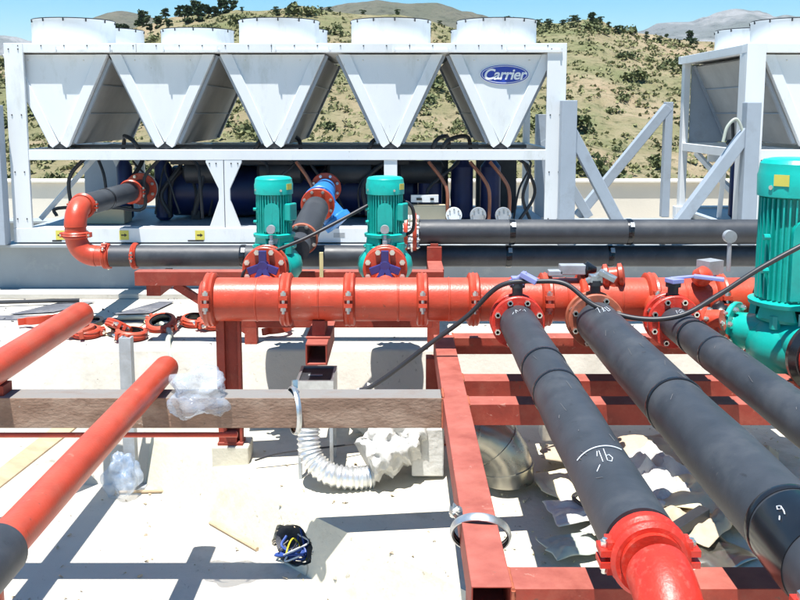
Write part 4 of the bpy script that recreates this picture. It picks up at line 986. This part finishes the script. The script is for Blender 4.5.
# ------------------------------------------------------------------ crumpled things
def crumple(x, y, z, sx, sy, amp, seed, m, name, label, cat, fs=4., rz=0, nx=34, grp=None, edge=.12, fold=0):
    b = MB(); vs = []; fs_ = []; random.seed(seed); ca, sa = math.cos(rz), math.sin(rz)
    for j in range(nx+1):
        for i in range(nx+1):
            u = i/nx-.5; v = j/nx-.5
            rr = 1+edge*2*noise.noise(Vector((math.atan2(v,u)*1.4, seed, 0)))
            px, py = u*sx*rr, v*sy*rr
            hh = amp*(abs(noise.noise(Vector((u*fs,v*fs,seed*3.1))))*1.3 + .35*abs(noise.noise(Vector((u*fs*2.3,v*fs*2.3,seed*1.7)))) + .12*abs(noise.noise(Vector((u*fs*5,v*fs*5,seed)))))
            hh *= max(0, 1-(2*max(abs(u),abs(v)))**4*.85)
            hh += fold*max(0, abs(u)-.3)
            vs.append((x+px*ca-py*sa, y+px*sa+py*ca, z+hh+.006))
    for j in range(nx):
        for i in range(nx): a = j*(nx+1)+i; fs_.append((a,a+1,a+nx+2,a+nx+1))
    b.add(vs, fs_); o = b.build(name, M[m], smooth=25, fix=False)
    sd = o.modifiers.new('thick','SOLIDIFY'); sd.thickness = .004
    tag(o, label, cat, grp); return o
def blob(c, r, sq, seed, m, name, label, cat, amp=.5, fs=1.6):
    b = MB(); b.sphere((0,0,0), 1, 56, 36); vs = []
    for v in b.v:
        v = Vector(v); k = 1+amp*noise.noise(v*fs+Vector((seed,0,0))) - .35*amp*abs(noise.noise(v*3.4+Vector((0,seed,0)))) - .10*amp*abs(noise.noise(v*7+Vector((0,seed,0))))
        vs.append((c[0]+v.x*r*sq[0]*k, c[1]+v.y*r*sq[1]*k, c[2]+v.z*r*sq[2]*k))
    b.v = vs; o = b.build(name, M[m], smooth=80); tag(o, label, cat); return o
blob((-1.20,5.14,.29), .165, (1.2,.9,.85), 3, 'plastic', 'plastic_bag', 'crumpled clear plastic bag lying over the rusty beam by the red pipe end', 'plastic bag', .55)
blob((-2.13,6.60,-.84), .17, (.75,.7,1.05), 5, 'plastic', 'plastic_bag', 'clear plastic bag slumped at the foot of the galvanised post', 'plastic bag', .5)
blob((-2.72,6.5,-.93), .1, (1.2,.9,.7), 8, 'plastic', 'plastic_bag', 'small bluish plastic bag on the white roof at the left edge', 'plastic bag', .5)
crumple(-2.62,7.85,0,.55,.42,.03,2,'foam','foam_sheet','cream sheet under the loose couplings on the roof','sheet')
o = MB().tube(spline([(-2.62,8.2,.03),(-2.3,8.1,.05),(-2.02,7.7,.03),(-1.93,7.3,.03),(-1.86,7.16,-.12),(-1.8,7.13,-.35)],10), .022, 10).build('hose', M['hose']); tag(o,'pale grey hose curving over the roof edge beside the loose couplings','hose')
b = MB(); b.bar((-3.3,5.55,-.97),(-2.50,6.72,-.42),.12,.03,(.3,-.6,.7)); o = b.build('plank', M['wood'], smooth=0, bevel=.004); tag(o,'pale timber plank leaning against the sloping roof edge at the left','plank')
b = MB(); b.tube([(-2.2,6.63,-.985),(-1.75,6.66,-.98),(-1.5,6.78,-.985)], .014, 8); o = b.build('stick', M['wood']); tag(o,'thin stick on the white roof beside the post','stick')
b = MB(); b.tube([(-1.36,6.12,-.985),(-.96,5.72,-.985)], .015, 8); o = b.build('stick', M['wood']); tag(o,'thin batten lying along the foot of the slanting plinth','stick')
o = MB().tube(spline([(-1.05,6.24,-.57),(-.85,6.25,-.515),(-.5,6.3,-.49),(-.2,6.4,-.49)],8), .007, 8).build('cable', M['cable']); tag(o,'thin dark wire on the plinth below the header stand','cable')
# dark strips painting in shadow bands, and rods, on the roof in front of the I-beam
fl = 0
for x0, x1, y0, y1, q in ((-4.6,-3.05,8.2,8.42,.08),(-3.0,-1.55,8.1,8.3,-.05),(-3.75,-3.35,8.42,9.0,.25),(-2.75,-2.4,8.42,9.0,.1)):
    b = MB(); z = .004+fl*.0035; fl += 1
    b.prism([(x0,y0),(x1,y0+q*.4),(x1+.2*q*5,y1),(x0+.3,y1)], z, z+.002, 'z'); o = b.build('painted_shadow', M['shade_grit'], smooth=0)
    tag(o, ('long painted shadow band at the left edge in front of the grey I-beam','painted shadow band under the left end of the lower black pipe','short painted shadow band running back to the grey I-beam, leftmost','short painted shadow band running back to the I-beam behind the gasket')[fl-1],'shade_grit','painted shadow bands on the roof')
b = MB(); b.tube([(-4.4,8.75,.05),(-3.25,8.95,.04)], .02, 8); o = b.build('rod', M['dark']); tag(o,'dark metal rod on the roof at the left edge below the I-beam','rod')
o = MB().cyl((-4.32,8.72,.04),(-4.22,8.74,.04),.05,seg=16).build('tape_roll', M['lilac']); tag(o,'small blue roll beside the dark rod at the left edge','roll')

# flexible duct, wrapped duct and damper box on the plinth
b = MB(); pts = spline([(-.62,5.98,-.02),(-.63,5.95,-.16),(-.60,5.9,-.30),(-.48,5.85,-.39),(-.30,5.85,-.42),(-.18,5.88,-.42)], 16)
b.tube(pts, .07, 24, rf=lambda t: .075+.009*math.sin(t*150)); o = b.build('flexible_duct', M['foil'], smooth=60); tag(o,'ribbed aluminium flexible duct bending down below the rusty beam','duct')
b = MB(); b.tube(spline([(-.22,5.88,-.41),(-.10,5.92,-.36),(0,5.98,-.29),(.10,6.05,-.23),(.22,6.1,-.22)],10), .13, 56, rf=lambda t: .125+.04*math.sin(PI*t)+.012*math.sin(t*40))
vs = []
for v in b.v:
    v = Vector(v); q = abs(noise.noise(v*9)) + .6*abs(noise.noise(v*19+Vector((3,1,2)))); c_ = Vector((.0,5.98,-.3)); dn = v-c_; dn.x *= .3; dn.normalize(); vs.append(tuple(v+dn*(.05-.085*q)))
b.v = vs; o = b.build('wrapped_duct', M['plastic_white'], smooth=55); tag(o, 'white plastic-wrapped duct joined to the ribbed flexible duct on the plinth', 'duct')
b = MB(); b.box(.08,.30,5.9,6.3,-.48,-.14); o = b.build('duct_box', M['plastic_white'], smooth=0, bevel=.01); tag(o,'white duct box standing against the red beam leg','duct')
db = thing('damper_box', 'galvanised duct box, its shaded top painted dark, under the header pipe', 'duct', (-.6,6.2,-.1))
b = MB(); b.box(-.72,-.46,6.02,6.04,-.12,.09); b.box(-.72,-.46,6.38,6.40,-.12,.09); b.box(-.72,-.70,6.04,6.38,-.12,.09); b.box(-.48,-.46,6.04,6.38,-.12,.09); b.box(-.70,-.48,6.04,6.38,-.12,-.11); part('casing', 'galv', b, db, smooth=0)
b = MB(); b.box(-.70,-.48,6.042,6.378,.066,.078); b2 = part('shade_plate', 'dark', b, db, smooth=0); b = MB(); b.box(-.65,-.55,6.18,6.21,.0785,.083); part('shade_plate_label', 'galv_dull', b, db, smooth=0)  # dark plate puts the shade on the box top into colour
for x,y in ((-.70,6.05),(-.48,6.05),(-.70,6.37),(-.48,6.37)):
    b = MB(); b.box(x-.012,x+.012,y-.012,y+.012,-.63,-.121); part('leg', 'galv_dull', b, db, smooth=0)
blob((-.28,6.7,-.30), .17, (.8,.8,1.2), 11, 'plastic_white', 'wrapping', 'crumpled white wrapping standing beside the damper box', 'wrapping', .4)

# sheet-metal elbow right of the red beam, and debris under the pipes
de = thing('duct_elbow', 'tarnished sheet-metal duct elbow standing right of the red beam', 'duct', (.78,5.75,-.5))
b = MB(); b.tube(arc((.42,5.75,-.42), .30, (1,0,0), (0,0,1), -.1, PI*.62, 7), .175, 28); part('shell', 'tin', b, de, smooth=20)
b = MB()
for a in (.2,.75,1.3): 
    p = Vector((.42+.30*math.cos(a),5.75,-.42+.30*math.sin(a))); b.lathe(p-Vector((-math.sin(a),0,math.cos(a)))*.006,(-math.sin(a),0,math.cos(a)),[(0,.172),(0,.183),(.012,.183),(.012,.172)],28,cap=False)
part('seam', 'tin', b, de)
br_ = thing('pipe_bracket', 'small galvanised bracket with two uprights beside the duct elbow', 'bracket', (1.1,6.3,-.5))
b = MB(); b.mark().box(1.0,1.06,6.4,6.43,-.35,.02); b.mark().box(1.12,1.18,6.4,6.43,-.35,.02); b.mark().box(1.02,1.18,6.2,6.38,-.45,-.32); part('upright', 'galv', b, br_, smooth=0)
b = MB(); b.cyl((1.18,6.3,-.42),(1.5,6.3,-.42),.04,seg=14); part('roller', 'dark', b, br_)
crumple(1.12,5.62,-.5,.42,.5,.06,21,'foam','foam_board','yellowish foam board under the left black pipe','board', 2.5, .3)
crumple(1.22,5.95,-.46,.5,.28,.10,22,'cardboard','cardboard_sheet','torn cardboard beside the duct elbow','cardboard', 2., -.4)
crumple(1.62,5.6,-.48,.62,.8,.17,23,'plastic_white','plastic_sheet','crumpled pale plastic sheet between the left and middle pipes','plastic sheet', 4., .4)
crumple(1.78,6.15,-.48,.8,.5,.16,24,'cardboard','cardboard_sheet','flattened cardboard behind the plastic sheet under the pipes','cardboard', 1.6, .1)
crumple(1.42,5.0,-.48,.45,.5,.12,25,'plastic_white','plastic_sheet','crumpled white plastic near the elbow end between the pipes','plastic sheet', 3.5, .9)
crumple(1.55,4.75,-.49,.7,.55,.10,26,'tin','metal_sheet','bent dull metal sheet on the plinth between the pipes','metal sheet', 2, .5)
crumple(2.35,5.9,-.48,.5,.6,.14,27,'cardboard','cardboard_sheet','brown cardboard under the right black pipe','cardboard', 2, -.3)
crumple(2.0,5.35,-.47,.6,.7,.10,31,'foam','foam_board','torn cream board under the middle black pipe','board', 2.4, -.5)
crumple(1.12,5.25,-.48,.42,.34,.05,32,'plastic_white','plastic_sheet','small flat white sheet beside the foam board under the left pipe','plastic sheet', 2.6, .2)
crumple(1.72,5.05,-.47,.5,.45,.11,33,'cardboard','cardboard_sheet','folded brown cardboard in front of the pale plastic sheet','cardboard', 2.2, .8)
b = MB(); b.bar((1.45,4.72,-.40),(1.78,5.0,-.37),.07,.06); o = b.build('timber_offcut', M['dark'], smooth=0, bevel=.004); tag(o,'short dark batten with pale end near the middle pipe','batten')
crumple(1.0,4.9,-.5,.34,.26,.05,28,'hose','paper_scrap','grey-green scrap of sheet beside the red elbow','scrap', 2.2, .3)
b = MB(); b.tube(spline([(1.2,5.5,-.46),(1.08,5.35,-.44),(1.16,5.2,-.45),(1.3,5.25,-.46)],8), .012, 8); o = b.build('cable', M['cable']); tag(o,'short curl of black cable under the left black pipe','cable')
# valve actuator beside the middle valve
av = thing('valve_actuator', 'grey actuator with black cone and red flanged housing above the middle valve', 'actuator', (1.36,6.25,.76))
b = MB(); b.mark().box(1.12,1.3,6.2,6.28,.80,.87); b.mark().box(1.04,1.14,6.2,6.27,.79,.83); part('terminal', 'galv_dull', b, av, smooth=0, bevel=.006)
b = MB(); b.lathe((1.28,6.24,.84),(1,0,-.1),[(0,.02),(.03,.06),(.1,.02)],16); part('cone', 'tape', b, av)
b = MB(); b.lathe((1.42,6.25,.78),(1,-.2,.15),[(0,.05),(.02,.085),(.045,.085),(.055,.055),(.11,.055),(.12,.08),(.145,.08),(.16,.04)],24); b.cyl((1.5,6.25,.7),(1.5,6.25,.82),.06,seg=14); part('housing', 'red', b, av)
# small red fittings right of the third valve
rf = thing('pipe_fitting', 'cluster of small red flanged fittings between the right valve and the large pump', 'fitting', (2.2,6.2,.3))
for x,y,z,r in ((2.10,6.0,.50,.115),(2.20,5.98,.47,.125)):
    b = MB(); bb = MB(); flange(b, bb, (x,y,z), (.75,-.6,.2), r, .03, 6, .018); f_ = part('flange', 'red', b, rf); part('flange_bolt', 'bolt', bb, f_)
b = MB(); b.lathe((2.08,6.2,.76),(.3,-.5,.5),[(0,.05),(.04,.07),(.1,.06),(.12,.02)],16); b.lathe((2.02,6.05,.5),(.75,-.6,.2),[(0,.08),(.1,.08),(.2,.07)],20); part('fitting_body', 'red', b, rf)
b = MB(); b.obox((2.2,6.3,.84),(.14,.12,.1),Matrix.Rotation(.5,3,'Z')); b.cyl((2.35,6.35,.8),(2.35,6.35,1.05),.016,seg=8); b.cyl((2.35,6.33,1.05),(2.35,6.38,1.05),.045,seg=16); part('gauge', 'galv_dull', b, rf)

# ------------------------------------------------------------------ small detail
b = MB()   # screws on the chiller's front frame
for k in range(24): b.mark().sphere((-3.98+.24*k, Y0-.077, 2.615), .0075, 8, 5)
for x in (-4.08,-3.98,1.58,1.68):
    for z in (.80,1.3,1.9,2.58): b.mark().sphere((x, Y0-.082, z), .008, 8, 5)
for x in (-2.02,-1.95,-1.79,-1.72): b.mark().sphere((x, Y0-.072, 1.39), .008, 8, 5)
part('screw', 'dark', b, ch)
b = MB()
for x in (-2.75,-1.34,.1): b.mark().box(x-.0015, x+.0015, Y0-.0765, Y0-.0752, 2.547, 2.638)
part('panel_seam', 'dark', b, ch, smooth=0)
b = MB()
for x in (-.65,-.2,.42,.9): b.mark().box(x-.06, x+.06, Y0-.087, Y0-.0852, .60, .65)
part('rail_plate', 'galv_dull', b, ch, smooth=0)
for o_, z_, s_ in ((bpy.data.objects['inline_pump'],1.0,1),(bpy.data.objects['inline_pump.001'],1.0,1),(bpy.data.objects['inline_pump.002'],1.0,1.6)):
    L_ = ORG[o_]; rm_ = .138 if s_ == 1 else .222; zb_ = L_.z+(.365 if s_ == 1 else .43)
    b = MB(); b.box(L_.x-.02*s_, L_.x+.055*s_, L_.y-rm_*1.0, L_.y-rm_*.985, zb_-.02*s_, zb_+.03*s_); part('name_plate', 'galv_dull', b, o_, smooth=0)
    u_ = Vector((.86,-.5,0)) if s_ == 1 else Vector((-.7,-.71,0)); zc_ = L_.z+(.78 if s_ == 1 else 1.33)
    b = MB(); c_ = L_+u_*rm_*1.085; b.obox((c_.x,c_.y,zc_), (.004,.06*s_,.045*s_), Matrix.Rotation(math.atan2(u_.y,u_.x),3,'Z')); part('sticker', 'yellow', b, o_, smooth=0)
# weld beads on the steel frame
b = MB(); random.seed(77)
def bead(b, p, q, r=.007):
    p = Vector(p); q = Vector(q); n_ = max(3, int((q-p).length/.012)); b.mark()
    b.tube([p.lerp(q, k/n_) for k in range(n_+1)], r, 6, rf=lambda t: r*(.8+.5*random.random()))
for y in (3.06,5.09,5.55,6.63):
    bead(b, (.400,y-.078,zt-.008), (.400,y+.078,zt-.008)); bead(b, (.400,y-.079,zt-.01), (.400,y-.079,zt-.125))
bead(b, (.255,5.105,.268), (.255,5.275,.268)); bead(b, (.250,5.10,.085), (.250,5.10,.265))
part('weld_bead', 'red_rust', b, fr, smooth=60)
b = MB()
for x in (-1.02,-.58,-.02,.34,.78,1.17,1.55,2.0): b.mark(); b.lathe((x,HY,HZ), (1,0,0), [(0,HR),(.004,HR+.004),(.010,HR+.004),(.014,HR)], 48, cap=False)
for q in (0,3,5): pass
part('weld_bead', 'red', b, hd)
# grit and small offcuts scattered on the roof
random.seed(99)
def grit(n, fx, fy, fz, m):
    b = MB()
    for _ in range(n):
        x = fx(); y = fy(x); r = random.choice([.004,.005,.006,.008,.012,.018]); c_ = Vector((x, y, fz(x, y)+r*.3)); 
        b.add([c_+Vector((random.uniform(-1,1),random.uniform(-1,1),random.uniform(-.3,.8)))*r for _ in range(6)], [(0,1,2),(0,2,3),(0,3,4),(0,4,5),(1,2,5),(3,4,1)])
    return tag(b.build('grit', M[m], loc=(0,0,0), smooth=0), kind='stuff')
def zz(x, y):
    q = x+y; return -1.0 if q < 4.8 else (-1+(q-4.8)/.15*.35 if q < 4.95 else (-.65+(q-4.95)/2.5*.15 if q < 7.45 else -.5))
for o_ in list(SC.objects):
    if o_.parent is None and o_.get('category') in ('duct','board','cardboard','plastic sheet','metal sheet','batten','scrap','cable','bracket','wrapping') and -.56 < o_.location.z < -.33 and 4.95 < o_.location.x+o_.location.y < 7.45:
        o_.location.z += zz(o_.location.x, o_.location.y)+.5 + (.045 if o_.location.x > .9 else 0)
grit(700, lambda: random.uniform(-3,3.2), lambda x: random.uniform(3.6,6.7), zz, 'cardboard')
grit(420, lambda: random.uniform(-4.5,4), lambda x: random.uniform(7.25,9.2), lambda x, y: 0, 'shade_grit')
grit(350, lambda: random.uniform(.5,2.8), lambda x: random.uniform(4.2,6.6), zz, 'foam')

# ------------------------------------------------------------------ air
b = MB(); b.box(-5600, 5600, -1600, 6200, -10, 420)
hz = b.build('haze', M['white'], loc=(0,0,-10), smooth=0)
hm = bpy.data.materials.new('haze'); hm.use_nodes = True; nt = hm.node_tree
nt.nodes.remove(nt.nodes['Principled BSDF']); pv = nt.nodes.new('ShaderNodeVolumePrincipled')
pv.inputs['Color'].default_value = (.86,.92,1,1); pv.inputs['Density'].default_value = .0001; pv.inputs['Anisotropy'].default_value = .2
nt.links.new(pv.outputs[0], nt.nodes['Material Output'].inputs['Volume'])
hz.data.materials[0] = hm; tag(hz, kind='stuff')
